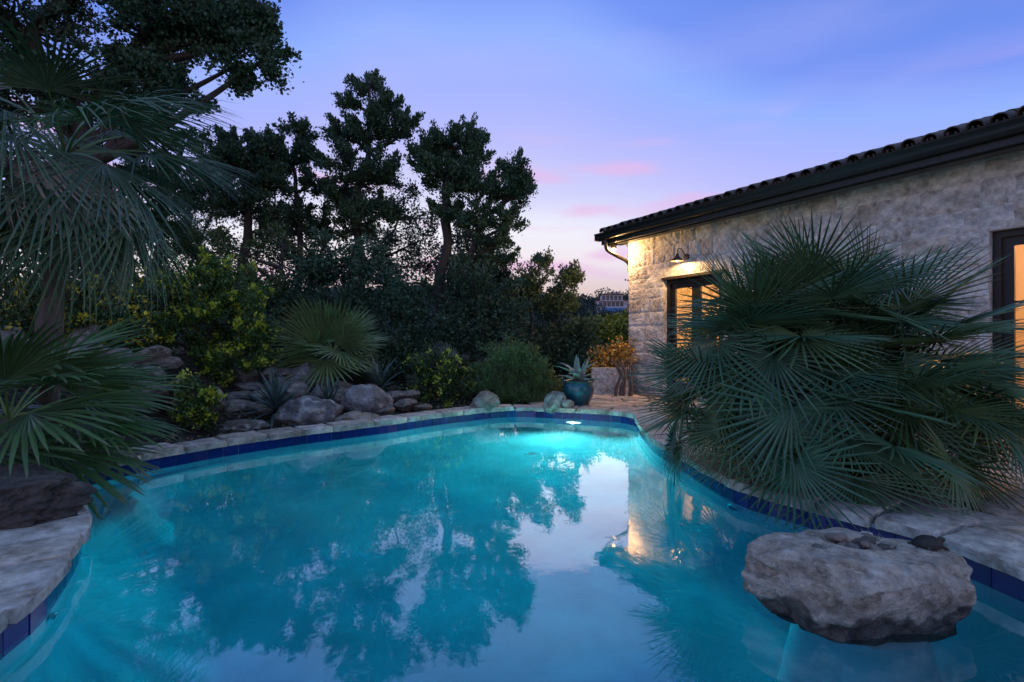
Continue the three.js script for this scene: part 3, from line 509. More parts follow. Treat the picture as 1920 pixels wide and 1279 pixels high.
// tall windmill palm on the left
{
  const base = [-4.08, 0.3, -4.45], t = thing('windmill_palm', 'tall fan palm with shaggy grey trunk and long drooping green leaves', 'palm', base), r = rng(331);
  const top = 2.55, trunk = []; for (let i = 0; i <= 10; i++) trunk.push(V(0.16 * (i / 10) ** 2 + 0.02 * Math.sin(i), -0.5 + (top + 0.5) * i / 10, 0));
  part('trunk', tube(trunk, trunk.map((_, i) => 0.085 + 0.02 * Math.sin(i * 1.7)), 12, 0.35, 3), M.palmBark, t);
  const kinds = []; for (let k = 0; k < 7; k++) kinds.push(fanLeaf({ stalk: 0.5 + 0.2 * r(), blade: 0.76 + 0.12 * r(), n: 38, arc: 2.7 + 0.8 * r(), split: 0.32, bend: [0.1, 0.3, 0.5, 0.7][k % 4], droop: 0.38 + 0.3 * r(), width: 0.95, fold: 0.6, seed: 500 + k, color: mix3([0.06, 0.12, 0.045], [0.07, 0.13, 0.075], r()), stalkR: 0.010, dry: 0.35, curl: 0.25 }));
  for (let k = 0; k < 34; k++) {
    const el = lerp(-0.85, 1.25, (k + 0.5) / 34), az = k * 2.39996 + 0.6, m = part('leaf', kinds[k % 7], M.palmLeaf, t);
    m.position.set(0.16, top - 0.06 + 0.05 * r(), 0); aim(m, polar(az, el), (r() - 0.5) * 0.7);
  }
  const deadKinds = [0, 1].map((k) => fanLeaf({ stalk: 0.62, blade: 0.55, n: 22, arc: 1.9, split: 0.5, bend: 1.1, droop: 0.6, width: 1.0, seed: 560 + k, color: [0.40, 0.34, 0.27], stalkR: 0.010 }));
  for (const [az, el, k] of [[1.9, 0.30, 0], [1.3, 0.05, 1], [2.6, 0.1, 0], [0.7, -0.2, 1]]) { const m = part('dead_leaf', deadKinds[k], M.palmLeaf, t); m.userData.label = 'dry folded tan leaf'; m.position.set(0.16, top - 0.12, 0); aim(m, polar(az, el), 0.3); }
}
// low palm leaning over the dark boulder
{
  const t = thing('low_fan_palm', 'low bright green fan palm arching over dark boulder at pool corner', 'palm', [-3.72, 0.22, -3.72]), r = rng(347);
  part('stem', tube([V(0, -0.3, 0), V(0.02, 0.15, 0), V(0.03, 0.42, 0)], [0.09, 0.085, 0.06], 10, 0.3, 7), M.palmBark, t);
  const kinds = []; for (let k = 0; k < 5; k++) kinds.push(fanLeaf({ stalk: 0.36 + 0.1 * r(), blade: 0.62 + 0.1 * r(), n: 32, arc: 3.0 + 0.7 * r(), split: 0.5, bend: 0.1 + 0.12 * k, droop: 0.20 + 0.14 * r(), seed: 580 + k, color: mix3([0.05, 0.13, 0.03], [0.08, 0.15, 0.05], r()), stalkR: 0.008, dry: 0.5, curl: 0.2 }));
  for (let k = 0; k < 19; k++) { const m = part('leaf', kinds[k % 5], M.palmLeaf, t); m.position.set(0.03, 0.38, 0); aim(m, polar(k * 2.39996 + 0.3, lerp(-0.3, 1.3, (k + 0.5) / 19)), (r() - 0.5) * 0.9); }
}
// young palm above the rock wall
{
  const t = thing('young_fan_palm', 'young yellow-green fan palm with stiff leaves above rock wall', 'palm', [-2.99, 0.75, -8.40]), r = rng(359);
  part('stem', tube([V(0, -0.4, 0), V(0, 0.1, 0), V(0.02, 0.28, 0)], [0.10, 0.09, 0.06], 10, 0.3, 9), M.palmBark, t);
  const kinds = []; for (let k = 0; k < 5; k++) kinds.push(fanLeaf({ stalk: 0.22 + 0.14 * r(), blade: 0.68 + 0.08 * r(), n: 30, arc: 3.0 + 0.9 * r(), split: 0.42, bend: 0.05 + 0.1 * k, droop: 0.10 + 0.06 * r(), seed: 620 + k, width: 0.9, color: mix3([0.15, 0.23, 0.07], [0.19, 0.25, 0.12], r()), dry: 0.6, curl: 0.1 }));
  for (const [az, el, k, roll] of [[2.75, 0.95, 0, 0.9], [0.25, 0.85, 1, -0.9], [2.5, 1.2, 1, 0.5], [0.6, 1.15, 0, -0.5], [2.6, 0.45, 0, 0.9], [0.4, 0.4, 1, -0.8], [1.75, 1.2, 2, 0.1], [2.2, 0.3, 3, 0.6], [0.9, 0.2, 4, -0.3], [1.5, -0.25, 2, 0.1], [-0.4, 0.5, 1, 0.2], [3.6, 0.4, 0, 0.2], [4.6, 0.7, 3, 0], [0.1, -0.05, 4, -0.6], [2.9, -0.15, 3, 0.5], [5.3, 1.0, 0, 0]]) { const m = part('leaf', kinds[k], M.palmLeaf, t); m.position.set(0.02, 0.26, 0); aim(m, polar(az, el), roll); m.scale.setScalar(0.95 + 0.15 * r()); }
}
{ // palmetto between the shrubs
  const t = thing('palmetto', 'small grey-green palmetto poking out between two rounded shrubs', 'palm', [-1.19, 0.39, -9.30]), r = rng(367);
  const kinds = [0, 1, 2].map((k) => fanLeaf({ stalk: 0.32, blade: 0.48, n: 26, arc: 2.7, split: 0.4, bend: 0.1 + 0.2 * k, droop: 0.1, seed: 650 + k, color: [0.09, 0.13, 0.09], dry: 0.6 }));
  part('stem', tube([V(0, -0.4, 0), V(0, 0.1, 0)], [0.07, 0.05], 8), M.palmBark, t);
  for (let k = 0; k < 11; k++) { const m = part('leaf', kinds[k % 3], M.palmLeaf, t); m.position.set(0, 0.08, 0); aim(m, polar(k * 2.39996, lerp(0.1, 1.35, k / 10)), (r() - 0.5)); }
}
// ---------- yuccas, agave ----------
function sword({ len, w, seed, color, arch = 0.15, cup = 0.35, edge = null }) {
  const s = new Soup(), r = rng(seed), n = 6, pts = [];
  for (let i = 0; i <= n; i++) { const t = i / n, ww = w * (0.75 + 0.6 * Math.sin(Math.min(1, t * 1.25) * Math.PI * 0.62)) * (1 - t ** 2.2), y = len * t, z = -arch * len * t * t; pts.push([V(-ww, y, z + cup * ww), V(0, y, z), V(ww, y, z + cup * ww)]); }
  for (let i = 0; i < n; i++) { const k = 0.9 + 0.2 * r(), c = color.map((v) => v * k), e = edge ?? c; s.quad(pts[i][0], pts[i][1], pts[i + 1][1], pts[i + 1][0], c); s.quad(pts[i][1], pts[i][2], pts[i + 1][2], pts[i + 1][1], e); }
  return s.geometry();
}
function rosette(name, label, category, at, count, kinds, low, high, seed, material = M.palmLeaf, group) {
  const t = thing(name, label, category, at, 0, group), r = rng(seed);
  for (let k = 0; k < count; k++) { const m = part('leaf', kinds[Math.floor(r() * kinds.length)], material, t); m.position.set((r() - 0.5) * 0.05, 0.03 + 0.06 * k / count, (r() - 0.5) * 0.05); aim(m, polar(k * 2.39996 + r() * 0.4, lerp(low, high, ((k + r()) / count) ** 0.9)), (r() - 0.5) * 0.3); m.scale.setScalar(0.8 + 0.3 * r()); }
  return t;
}
const yuccaKinds = [0, 1, 2, 3].map((k) => sword({ len: 0.56, w: 0.016, seed: 700 + k, color: mix3([0.06, 0.10, 0.09], [0.09, 0.14, 0.12], k / 3), arch: 0.05 + 0.08 * k }));
rosette('yucca', 'spiky blue-green yucca in front of rock wall beside grey boulder', 'yucca', [-3.15, 0.22, -6.75], 80, yuccaKinds, -0.25, 1.45, 711);
rosette('yucca', 'smaller dark yucca between the grey peaked boulder and rock wall', 'yucca', [-2.66, 0.21, -7.35], 46, yuccaKinds, 0.1, 1.3, 713).scale.setScalar(0.85);
rosette('yucca', 'thin upright yucca in leaf litter right of young palm', 'yucca', [-2.17, 0.37, -8.30], 34, yuccaKinds, 0.3, 1.4, 717).scale.setScalar(1.1);

const POT = [1.08, 0.14, -8.25];
{
  const t = thing('glazed_pot', 'large round teal glazed pot standing on patio by house corner', 'pot', POT), pr = [[0, 0.005], [0.155, 0.005], [0.165, 0.015], [0.175, 0.04], [0.225, 0.14], [0.252, 0.23], [0.25, 0.31], [0.232, 0.36], [0.228, 0.375], [0.25, 0.39], [0.262, 0.405], [0.255, 0.42], [0.235, 0.42], [0.215, 0.40], [0.212, 0.36], [0.2, 0.33], [0, 0.33]];
  part('body', new THREE.LatheGeometry(pr.slice(0, 9).map(([a, b]) => new THREE.Vector2(a, b)), 48), phys(0.008, 0.075, 0.10, 0.18, { clearcoat: 0.6, clearcoatRoughness: 0.1 }), t);
  part('rim', new THREE.LatheGeometry(pr.slice(8, 15).map(([a, b]) => new THREE.Vector2(a, b)), 48), phys(0.03, 0.07, 0.075, 0.25, {}), t);
  part('soil', new THREE.LatheGeometry(pr.slice(14).map(([a, b]) => new THREE.Vector2(a, b + 0.03)), 32), M.soil, t);
  const kinds = [0, 1, 2].map((k) => sword({ len: 0.43, w: 0.05, seed: 730 + k, color: [0.28, 0.36, 0.30], arch: [-0.25, 0.1, 0.45][k], cup: 0.55 }));
  rosette('agave', 'pale grey-green agave growing in teal glazed pot', 'agave', [POT[0], POT[1] + 0.35, POT[2]], 17, kinds, 0.25, 1.4, 739, std(1, 1, 1, 0.6, { vertexColors: true }));
}
// ---------- leafy shrubs and trees ----------
// lobes: [x, y, z, rx, ry, rz, tufts] in metres
function leafy({ name, label, category, base, lobes, seed, leaf, trunkR = 0.1, limbR = 0.03, group, bark = M.bark, tips = null, tipShare = 0, trunks = null, bare = 0.25, twigColor = [0.06, 0.05, 0.04], core = 0.45 }) {
  const t = thing(name, label, category, base, 0, group), r = rng(seed), B = va(base), crown = new Soup(), wood = new Soup(), limbs = [];
  const L = lobes.map(([x, y, z, rx, ry, rz, n]) => ({ c: V(x, y, z).sub(B), r: V(rx, ry, rz), n }));
  const main = (trunks ?? [[0]]).map((ids, q) => {                     // each trunk runs through the lobes listed for it
    const pts = [V(q * 0.12 - (trunks ? trunks.length - 1 : 0) * 0.06, -0.25, 0)], goal = L[ids[ids.length - 1]].c; let from = pts[0].clone();
    for (const id of ids) { const to = L[id].c, k = 4; for (let i = 1; i <= k; i++) { const a = i / k, p = from.clone().lerp(to, a); p.x += (r() - 0.5) * 0.10 * from.distanceTo(to) * Math.sin(a * 3); p.z += (r() - 0.5) * 0.08 * from.distanceTo(to) * Math.sin(a * 3); p.y = lerp(from.y, to.y, Math.pow(a, 0.85)); pts.push(p); } from = pts[pts.length - 1].clone(); }
    const c = curve(pts, pts.length * 3); limbs.push(tube(c, c.map((_, i) => trunkR * (1 - 0.82 * i / (c.length - 1)) * (q ? 0.7 : 1)), 8, 0.25, seed + q)); return c;
  });
  const side = [], bough = V(0, 0, 0);
  for (const l of L) {
    let best = null, bd = 1e9; for (const c of main) for (const p of c) { const lower = l.c.y - p.y, d = p.distanceTo(l.c) + (lower < 0.2 ? 3 : 0) + Math.abs(lower - 0.55 * Math.hypot(p.x - l.c.x, p.z - l.c.z)) * 0.8; if (p.y > -0.1 && d < bd) { bd = d; best = p; } }
    best ??= main[0][0];
    if (best.distanceTo(l.c) > 0.15) { const m1 = best.clone().lerp(l.c, 0.5); m1.y -= 0.10 * best.distanceTo(l.c) * (r() - 0.3); m1.x += (r() - 0.5) * 0.15 * best.distanceTo(l.c); const c = curve([best, m1, l.c], 8); side.push(tube(c, c.map((_, i) => limbR * (1.5 - 1.1 * i / 8)), 5, 0.2, seed)); }
    for (let k = 0; k < l.n; k++) {
      // tufts sit along boughs that run out from the middle of the lobe, so that gaps stay between the boughs
      if (k % 5 === 0) { do { bough.set(r() * 2 - 1, (r() * 2 - 1) * 0.9 + 0.1, r() * 2 - 1); } while (bough.length() > 1 || bough.length() < 0.1); bough.setLength(0.72 + 0.5 * r()); const e = l.c.clone().add(V(bough.x * l.r.x, bough.y * l.r.y, bough.z * l.r.z)), mid = l.c.clone().lerp(e, 0.5); mid.y -= 0.08 * l.r.y; wood.twig(l.c, mid, limbR * 0.42, limbR * 0.26, twigColor); wood.twig(mid, e, limbR * 0.26, limbR * 0.1, twigColor); }
      const t5 = [1, 0.82, 0.62, 0.45, 0.9][k % 5] - 0.1 * r(), u = bough.clone().multiplyScalar(t5), jit = 0.16;
      const c = l.c.clone().add(V((u.x + (r() - 0.5) * jit * 2) * l.r.x, (u.y + (r() - 0.5) * jit * 2) * l.r.y, (u.z + (r() - 0.5) * jit * 2) * l.r.z)), dir = V(bough.x, bough.y * 0.6 + leaf.up, bough.z).normalize();
      wood.twig(l.c.clone().add(V(u.x * l.r.x, u.y * l.r.y, u.z * l.r.z)).lerp(l.c, 0.15), c, limbR * 0.2, limbR * 0.1, twigColor);
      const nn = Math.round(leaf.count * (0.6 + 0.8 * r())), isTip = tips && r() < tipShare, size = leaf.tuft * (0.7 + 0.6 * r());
      for (let q = 0; q < nn; q++) {
        const h = r(), a = r() * 6.283, stray = r() < 0.16 ? 2.3 : 1, rad = size * leaf.fat * Math.sqrt(r()) * (1.05 - 0.75 * h) * stray, sideX = V(-dir.z, 0.1, dir.x).normalize(), sideY = dir.clone().cross(sideX);
        const p = c.clone().addScaledVector(dir, (h - 0.35) * size * 1.6).addScaledVector(sideX, rad * Math.cos(a)).addScaledVector(sideY, rad * Math.sin(a));
        const ax = V(r() - 0.5, r() - 0.5 + leaf.up * 0.6, r() - 0.5).addScaledVector(dir, 0.5).normalize(), bx = V(r() - 0.5, r() - 0.5, r() - 0.5).cross(ax).normalize(), s = leaf.size * (0.6 + 0.8 * r()), w = s * leaf.slim;
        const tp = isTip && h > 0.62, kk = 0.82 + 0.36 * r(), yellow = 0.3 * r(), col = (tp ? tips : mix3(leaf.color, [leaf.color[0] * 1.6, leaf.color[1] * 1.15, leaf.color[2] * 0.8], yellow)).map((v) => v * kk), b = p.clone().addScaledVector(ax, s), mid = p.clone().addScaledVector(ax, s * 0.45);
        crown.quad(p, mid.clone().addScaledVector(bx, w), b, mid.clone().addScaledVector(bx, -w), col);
      }
    }
  }
  part('trunk', mergeGeometries(limbs), bark, t);
  if (side.length) part('branches', mergeGeometries(side), bark, t);
  part('twigs', wood.geometry(), M.leaf, t);
  part('crown', crown.geometry(), M.leaf, t);
  return t;
}
const broad = (color, size = 0.05, count = 26, tuft = 0.13, more = {}) => ({ color, size, count, tuft, fat: 0.9, slim: 0.3, up: 0.25, ...more });
const dome = (u) => u;
// shrubs round the pool
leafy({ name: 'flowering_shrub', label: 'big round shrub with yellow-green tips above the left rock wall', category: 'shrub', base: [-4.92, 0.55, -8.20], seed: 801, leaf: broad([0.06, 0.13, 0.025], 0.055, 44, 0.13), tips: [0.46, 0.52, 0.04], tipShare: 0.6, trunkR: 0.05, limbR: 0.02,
  lobes: [[-4.83, 1.54, -8.20, 0.60, 0.65, 0.60, 128], [-5.39, 1.20, -8.00, 0.63, 0.46, 0.55, 115], [-4.18, 1.37, -8.10, 0.41, 0.51, 0.50, 81], [-5.13, 2.21, -8.40, 0.62, 0.40, 0.50, 81], [-4.60, 2.08, -8.40, 0.49, 0.40, 0.50, 68], [-5.85, 1.76, -8.30, 0.52, 0.44, 0.50, 74], [-4.32, 0.78, -7.90, 0.42, 0.32, 0.40, 61], [-4.99, 0.78, -7.90, 0.50, 0.29, 0.40, 61]] });
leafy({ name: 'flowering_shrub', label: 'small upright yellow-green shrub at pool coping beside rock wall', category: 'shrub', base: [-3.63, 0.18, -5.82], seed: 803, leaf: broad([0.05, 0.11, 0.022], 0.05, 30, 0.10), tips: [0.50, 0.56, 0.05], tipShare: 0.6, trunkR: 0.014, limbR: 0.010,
  lobes: [[-3.84, 0.59, -6.10, 0.14, 0.13, 0.14, 35], [-3.66, 0.40, -6.05, 0.18, 0.14, 0.16, 43], [-3.93, 0.33, -6.10, 0.12, 0.13, 0.14, 24], [-3.69, 0.25, -6.00, 0.16, 0.08, 0.12, 22]] });
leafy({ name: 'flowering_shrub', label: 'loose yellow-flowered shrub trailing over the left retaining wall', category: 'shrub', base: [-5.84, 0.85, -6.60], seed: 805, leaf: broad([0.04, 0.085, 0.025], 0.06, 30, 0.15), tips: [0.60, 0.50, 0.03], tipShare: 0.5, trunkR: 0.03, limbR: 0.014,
  lobes: [[-6.35, 1.48, -6.70, 0.56, 0.27, 0.50, 81], [-5.65, 1.45, -6.80, 0.50, 0.27, 0.50, 81], [-5.19, 1.31, -6.90, 0.36, 0.25, 0.40, 54], [-7.00, 1.79, -7.00, 0.52, 0.37, 0.50, 68], [-6.29, 1.88, -7.20, 0.61, 0.34, 0.50, 74], [-5.80, 1.82, -7.40, 0.47, 0.35, 0.50, 54]] });
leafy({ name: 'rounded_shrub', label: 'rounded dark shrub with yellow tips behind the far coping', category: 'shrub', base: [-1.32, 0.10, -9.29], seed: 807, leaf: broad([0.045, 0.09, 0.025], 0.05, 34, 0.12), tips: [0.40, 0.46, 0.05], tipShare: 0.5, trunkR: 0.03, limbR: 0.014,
  lobes: [[-1.37, 0.72, -9.00, 0.40, 0.38, 0.40, 94], [-1.02, 0.50, -8.80, 0.32, 0.35, 0.35, 81], [-1.59, 0.40, -8.90, 0.23, 0.26, 0.30, 46], [-1.19, 0.19, -8.70, 0.44, 0.15, 0.30, 46]] });
leafy({ name: 'rosemary_shrub', label: 'broad fine-leaved green shrub with bare grey twigs behind far coping', category: 'shrub', base: [-0.02, 0.08, -9.21], seed: 809, leaf: { color: [0.085, 0.17, 0.055], size: 0.055, count: 60, tuft: 0.15, fat: 0.8, slim: 0.13, up: 0.55 }, trunkR: 0.03, limbR: 0.02, twigColor: [0.20, 0.16, 0.12], bark: std(0.2, 0.16, 0.12, 1),
  lobes: [[0.00, 0.71, -9.20, 0.63, 0.39, 0.50, 135], [-0.33, 0.39, -9.00, 0.36, 0.28, 0.40, 74], [0.38, 0.48, -9.10, 0.36, 0.40, 0.40, 81], [0.00, 0.95, -9.40, 0.49, 0.24, 0.40, 61], [0.05, 0.21, -8.90, 0.58, 0.13, 0.30, 68]] });
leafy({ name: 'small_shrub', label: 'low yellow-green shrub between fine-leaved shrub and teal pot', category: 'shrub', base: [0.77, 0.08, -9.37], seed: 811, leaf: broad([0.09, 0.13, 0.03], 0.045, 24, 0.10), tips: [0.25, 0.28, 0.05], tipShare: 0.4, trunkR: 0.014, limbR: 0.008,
  lobes: [[0.69, 0.48, -9.40, 0.16, 0.20, 0.20, 30], [0.86, 0.36, -9.30, 0.14, 0.20, 0.20, 24], [0.60, 0.23, -9.20, 0.19, 0.12, 0.20, 24]] });
leafy({ name: 'green_hedge_tree', label: 'bright green leafy tree beyond the low wall by house corner', category: 'tree', base: [2.70, -0.51, -13.50], seed: 813, leaf: broad([0.12, 0.22, 0.05], 0.09, 44, 0.22), trunkR: 0.06, limbR: 0.03,
  lobes: [[2.70, 1.19, -13.50, 0.48, 0.48, 0.60, 74], [3.02, 1.70, -13.80, 0.32, 0.38, 0.50, 46], [2.37, 0.84, -13.40, 0.39, 0.42, 0.50, 54], [2.27, 1.49, -14.20, 0.33, 0.39, 0.50, 40], [2.78, 0.50, -13.20, 0.42, 0.36, 0.50, 54]] });
// vine on the house corner, with its woody stem
{
  const t = thing('climbing_vine', 'vine with orange lamplight painted into its leaf colour, twisted woody stem, on house corner', 'vine', [2.16, 0.00, -9.96]), r = rng(821), s = new Soup(), B = va([2.16, 0.00, -9.96]);
  const sprig = (c, sp, n, size, colors) => { for (let k = 0; k < n; k++) { const p = V((r() + r() + r() - 1.5) * 1.2 * sp[0], (r() + r() + r() - 1.5) * 1.2 * sp[1], (r() + r() + r() - 1.5) * 1.2 * sp[2]).add(c), ax = V(r() - 0.5, r() - 0.9, r() - 0.5).normalize(), bx = V(r() - 0.5, r() - 0.5, r() - 0.5).cross(ax).normalize(), q = size * (0.6 + 0.8 * r()), kk = 0.7 + 0.6 * r(), col = colors[Math.floor(r() * colors.length)].map((v) => v * kk), m = p.clone().addScaledVector(ax, q * 0.4); s.quad(p, m.clone().addScaledVector(bx, q * 0.4), p.clone().addScaledVector(ax, q), m.clone().addScaledVector(bx, -q * 0.4), col); } };
  const lampGold = [[0.58, 0.28, 0.04], [0.46, 0.28, 0.05], [0.20, 0.17, 0.04], [0.62, 0.34, 0.06]], green = [[0.10, 0.13, 0.03], [0.20, 0.16, 0.03], [0.07, 0.10, 0.03]];  // warm glow of the floodlight is painted into the first set of leaf colours
  for (const [u, v, d, a, b, n] of [[1142, 672, 10.7, 0.32, 0.24, 1100], [1162, 662, 10.7, 0.20, 0.24, 700], [1128, 690, 10.6, 0.2, 0.14, 400], [1150, 705, 10.6, 0.22, 0.14, 400]]) { const c = V((u - 960) / 950 * d, 1.2 + (639.5 - v) / 950 * d, -d).sub(B); sprig(c, [a, b, 0.22], n, 0.075, lampGold); }
  for (let k = 0; k < 44; k++) { const y = lerp(0.9, 3.3, k / 43), q = va(atHouse(-0.07 + 0.03 * Math.sin(k), y, -0.16 + 0.03 * Math.cos(k * 1.3))).sub(B); sprig(q, [0.06, 0.08, 0.06], 16, 0.05, y > 2.9 || y < 1.5 ? [...lampGold, ...green] : green); }  // lamp-coloured leaves mixed in near the eave and low down, green between
  part('leaves', s.geometry(), M.leaf, t);
  const stem = std(0.16, 0.12, 0.09, 1, { bumpMap: barkBump, bumpScale: 0.02 });
  for (let k = 0; k < 7; k++) { const o = (k - 3) * 0.045; part('stem', tube(curve([V(o - 0.06, -0.15, 0.25), V(o * 1.2 + 0.05 * Math.sin(k * 2), 0.3, 0.27), V(o * 0.7 + 0.02, 0.55, 0.22 + 0.05 * Math.sin(k)), V(o * 1.4 - 0.05, 0.85, 0.12)], 14), Array.from({ length: 15 }, (_, i) => (k % 3 === 0 ? 0.034 : 0.016) * (1 - 0.4 * i / 14)), 7, 0.3, k), stem, t); }
}

// ---------- trees ----------
const juniper = (color = [0.049, 0.104, 0.048], more = {}) => ({ color, size: 0.075, count: 62, tuft: 0.20, fat: 0.62, slim: 0.27, up: 0.5, ...more });
// overhanging live oak, upper left
leafy({ name: 'live_oak', label: 'great dark oak whose layered boughs overhang the tall palm', category: 'tree', base: [-6.6, 0.8, -8.6], seed: 901, trunkR: 0.26, limbR: 0.07, trunks: [[0, 1], [2, 3]], leaf: { color: [0.046, 0.104, 0.053], size: 0.065, count: 66, tuft: 0.19, fat: 0.9, slim: 0.34, up: 0.15 },
  lobes: [[-7.50, 5.36, -8.80, 1.02, 0.51, 0.90, 128], [-5.97, 6.63, -8.60, 1.09, 0.45, 0.90, 128], [-8.34, 6.57, -8.80, 1.02, 0.65, 0.90, 128], [-7.06, 7.35, -8.60, 1.45, 0.54, 1.00, 128], [-5.01, 6.38, -8.50, 0.67, 0.27, 0.70, 76], [-4.33, 6.24, -8.40, 0.40, 0.34, 0.60, 64], [-4.02, 5.93, -8.40, 0.23, 0.27, 0.50, 38], [-4.69, 5.71, -8.40, 0.27, 0.18, 0.40, 26], [-5.07, 6.85, -8.60, 0.63, 0.25, 0.70, 60], [-6.16, 5.81, -8.60, 0.63, 0.27, 0.70, 68], [-5.73, 5.40, -8.50, 0.38, 0.29, 0.50, 51], [-6.43, 5.13, -8.60, 0.54, 0.20, 0.50, 47], [-9.45, 5.64, -8.80, 0.83, 0.83, 0.90, 94], [-5.46, 5.22, -8.50, 0.18, 0.14, 0.30, 12], [-6.21, 4.97, -8.80, 0.24, 0.15, 0.40, 12], [-4.44, 6.81, -8.60, 0.36, 0.22, 0.50, 34]] });
// row of junipers beyond the shrubs, each with its own outline
leafy({ name: 'juniper', label: 'tallest juniper, its spired ragged top above its neighbours', category: 'tree', base: [-4.15, 1.05, -13.50], seed: 911, trunkR: 0.14, limbR: 0.04, leaf: juniper(), trunks: [[8, 3, 0]], group: 'junipers beyond the garden',
  lobes: [[-3.81, 7.94, -13.50, 0.37, 0.45, 0.60, 60], [-4.33, 7.52, -13.50, 0.34, 0.20, 0.50, 28], [-3.20, 7.37, -13.50, 0.48, 0.37, 0.60, 56], [-3.84, 6.73, -13.50, 0.68, 0.48, 0.90, 102], [-4.48, 6.66, -13.50, 0.34, 0.31, 0.50, 42], [-2.79, 6.76, -13.40, 0.34, 0.37, 0.50, 42], [-4.26, 5.74, -13.50, 0.71, 0.57, 1.00, 112], [-3.34, 5.74, -13.50, 0.64, 0.43, 0.90, 79], [-4.12, 4.44, -13.40, 0.68, 0.68, 1.00, 107], [-4.72, 4.91, -13.60, 0.52, 0.57, 0.80, 74], [-3.51, 4.63, -13.60, 0.52, 0.52, 0.80, 56]] });
leafy({ name: 'juniper', label: 'wide juniper with long arms reaching toward the open sky', category: 'tree', base: [-1.75, 0.92, -13.00], seed: 913, trunkR: 0.16, limbR: 0.045, leaf: juniper([0.049, 0.108, 0.051]), trunks: [[12, 3, 0], [9, 7]], group: 'junipers beyond the garden',
  lobes: [[-1.57, 6.19, -13.00, 0.55, 0.33, 0.80, 79], [-1.03, 6.37, -13.00, 0.33, 0.36, 0.60, 46], [-2.19, 5.98, -13.00, 0.38, 0.30, 0.60, 51], [-1.64, 5.50, -13.00, 0.82, 0.47, 1.00, 135], [-0.88, 5.81, -12.90, 0.33, 0.27, 0.50, 37], [-0.75, 5.13, -12.90, 0.54, 0.30, 0.70, 65], [0.07, 5.50, -12.80, 0.35, 0.35, 0.50, 56], [0.34, 5.03, -12.80, 0.27, 0.35, 0.50, 51], [-0.20, 4.90, -12.80, 0.40, 0.30, 0.50, 51], [-0.75, 4.32, -12.90, 0.54, 0.41, 0.70, 70], [0.00, 4.22, -12.80, 0.35, 0.27, 0.50, 37], [-0.34, 3.69, -12.80, 0.46, 0.24, 0.50, 42], [-1.72, 4.50, -13.10, 0.55, 0.55, 0.80, 65], [-0.07, 3.28, -12.80, 0.30, 0.16, 0.40, 22], [-1.09, 2.84, -13.00, 0.75, 0.55, 0.90, 116]] });
leafy({ name: 'juniper', label: 'slender juniper with thin straight trunk and small round top', category: 'tree', base: [-5.77, 1.05, -13.80], seed: 917, trunkR: 0.10, limbR: 0.03, leaf: juniper(), trunks: [[4, 2, 0]], group: 'junipers beyond the garden',
  lobes: [[-5.81, 6.86, -13.80, 0.41, 0.32, 0.60, 56], [-5.45, 6.28, -13.80, 0.38, 0.32, 0.50, 42], [-5.96, 5.99, -13.80, 0.49, 0.41, 0.70, 60], [-5.37, 5.48, -13.80, 0.38, 0.35, 0.50, 42], [-5.81, 4.68, -13.80, 0.44, 0.44, 0.60, 51], [-5.27, 4.41, -13.90, 0.41, 0.53, 0.60, 56]] });
leafy({ name: 'juniper', label: 'leaning juniper with two blunt tops beside slender juniper', category: 'tree', base: [-6.71, 0.99, -13.00], seed: 919, trunkR: 0.13, limbR: 0.04, leaf: juniper([0.046, 0.101, 0.051]), trunks: [[5, 1, 0]], group: 'junipers beyond the garden',
  lobes: [[-6.29, 6.19, -13.00, 0.41, 0.36, 0.60, 65], [-6.71, 5.85, -13.00, 0.47, 0.41, 0.70, 84], [-7.25, 6.26, -13.00, 0.27, 0.22, 0.40, 23], [-7.32, 5.71, -13.00, 0.49, 0.41, 0.70, 84], [-6.16, 5.30, -13.00, 0.47, 0.41, 0.70, 79], [-6.77, 4.75, -13.00, 0.63, 0.55, 0.90, 112], [-7.72, 5.19, -13.10, 0.47, 0.41, 0.60, 65], [-6.02, 4.20, -13.00, 0.49, 0.49, 0.80, 65]] });
leafy({ name: 'juniper', label: 'open twiggy juniper behind palm crown, sky showing through', category: 'tree', base: [-8.61, 0.93, -12.40], seed: 923, trunkR: 0.13, limbR: 0.04, leaf: juniper([0.049, 0.101, 0.048], { count: 64, tuft: 0.22 }), trunks: [[3, 0], [6, 2]], group: 'junipers beyond the garden',
  lobes: [[-8.03, 5.96, -12.40, 0.57, 0.26, 0.70, 34], [-8.75, 5.76, -12.40, 0.52, 0.29, 0.60, 31], [-7.44, 5.63, -12.40, 0.39, 0.26, 0.50, 22], [-8.61, 4.98, -12.40, 0.78, 0.39, 0.80, 47], [-9.40, 5.37, -12.40, 0.52, 0.39, 0.70, 31], [-7.83, 4.59, -12.40, 0.65, 0.44, 0.70, 47], [-9.14, 4.07, -12.40, 0.78, 0.47, 0.80, 53], [-8.09, 3.54, -12.40, 0.78, 0.44, 0.80, 53], [-9.92, 4.33, -12.40, 0.52, 0.52, 0.70, 36], [-10.18, 3.28, -12.40, 0.78, 0.52, 0.70, 56]] });
leafy({ name: 'sapling', label: 'thin twiggy sapling with airy top right of the junipers', category: 'tree', base: [0.66, 0.40, -12.50], seed: 929, trunkR: 0.04, limbR: 0.02, leaf: juniper([0.057, 0.108, 0.046], { count: 34, tuft: 0.20, size: 0.07 }), trunks: [[1, 0], [3]],
  lobes: [[0.76, 3.10, -12.50, 0.16, 0.34, 0.30, 33], [0.53, 2.64, -12.50, 0.37, 0.29, 0.40, 70], [0.20, 2.25, -12.50, 0.39, 0.32, 0.50, 84], [1.34, 2.64, -12.50, 0.32, 0.37, 0.40, 56], [0.99, 2.11, -12.50, 0.45, 0.29, 0.50, 84], [1.45, 2.84, -12.50, 0.21, 0.16, 0.30, 22]] });
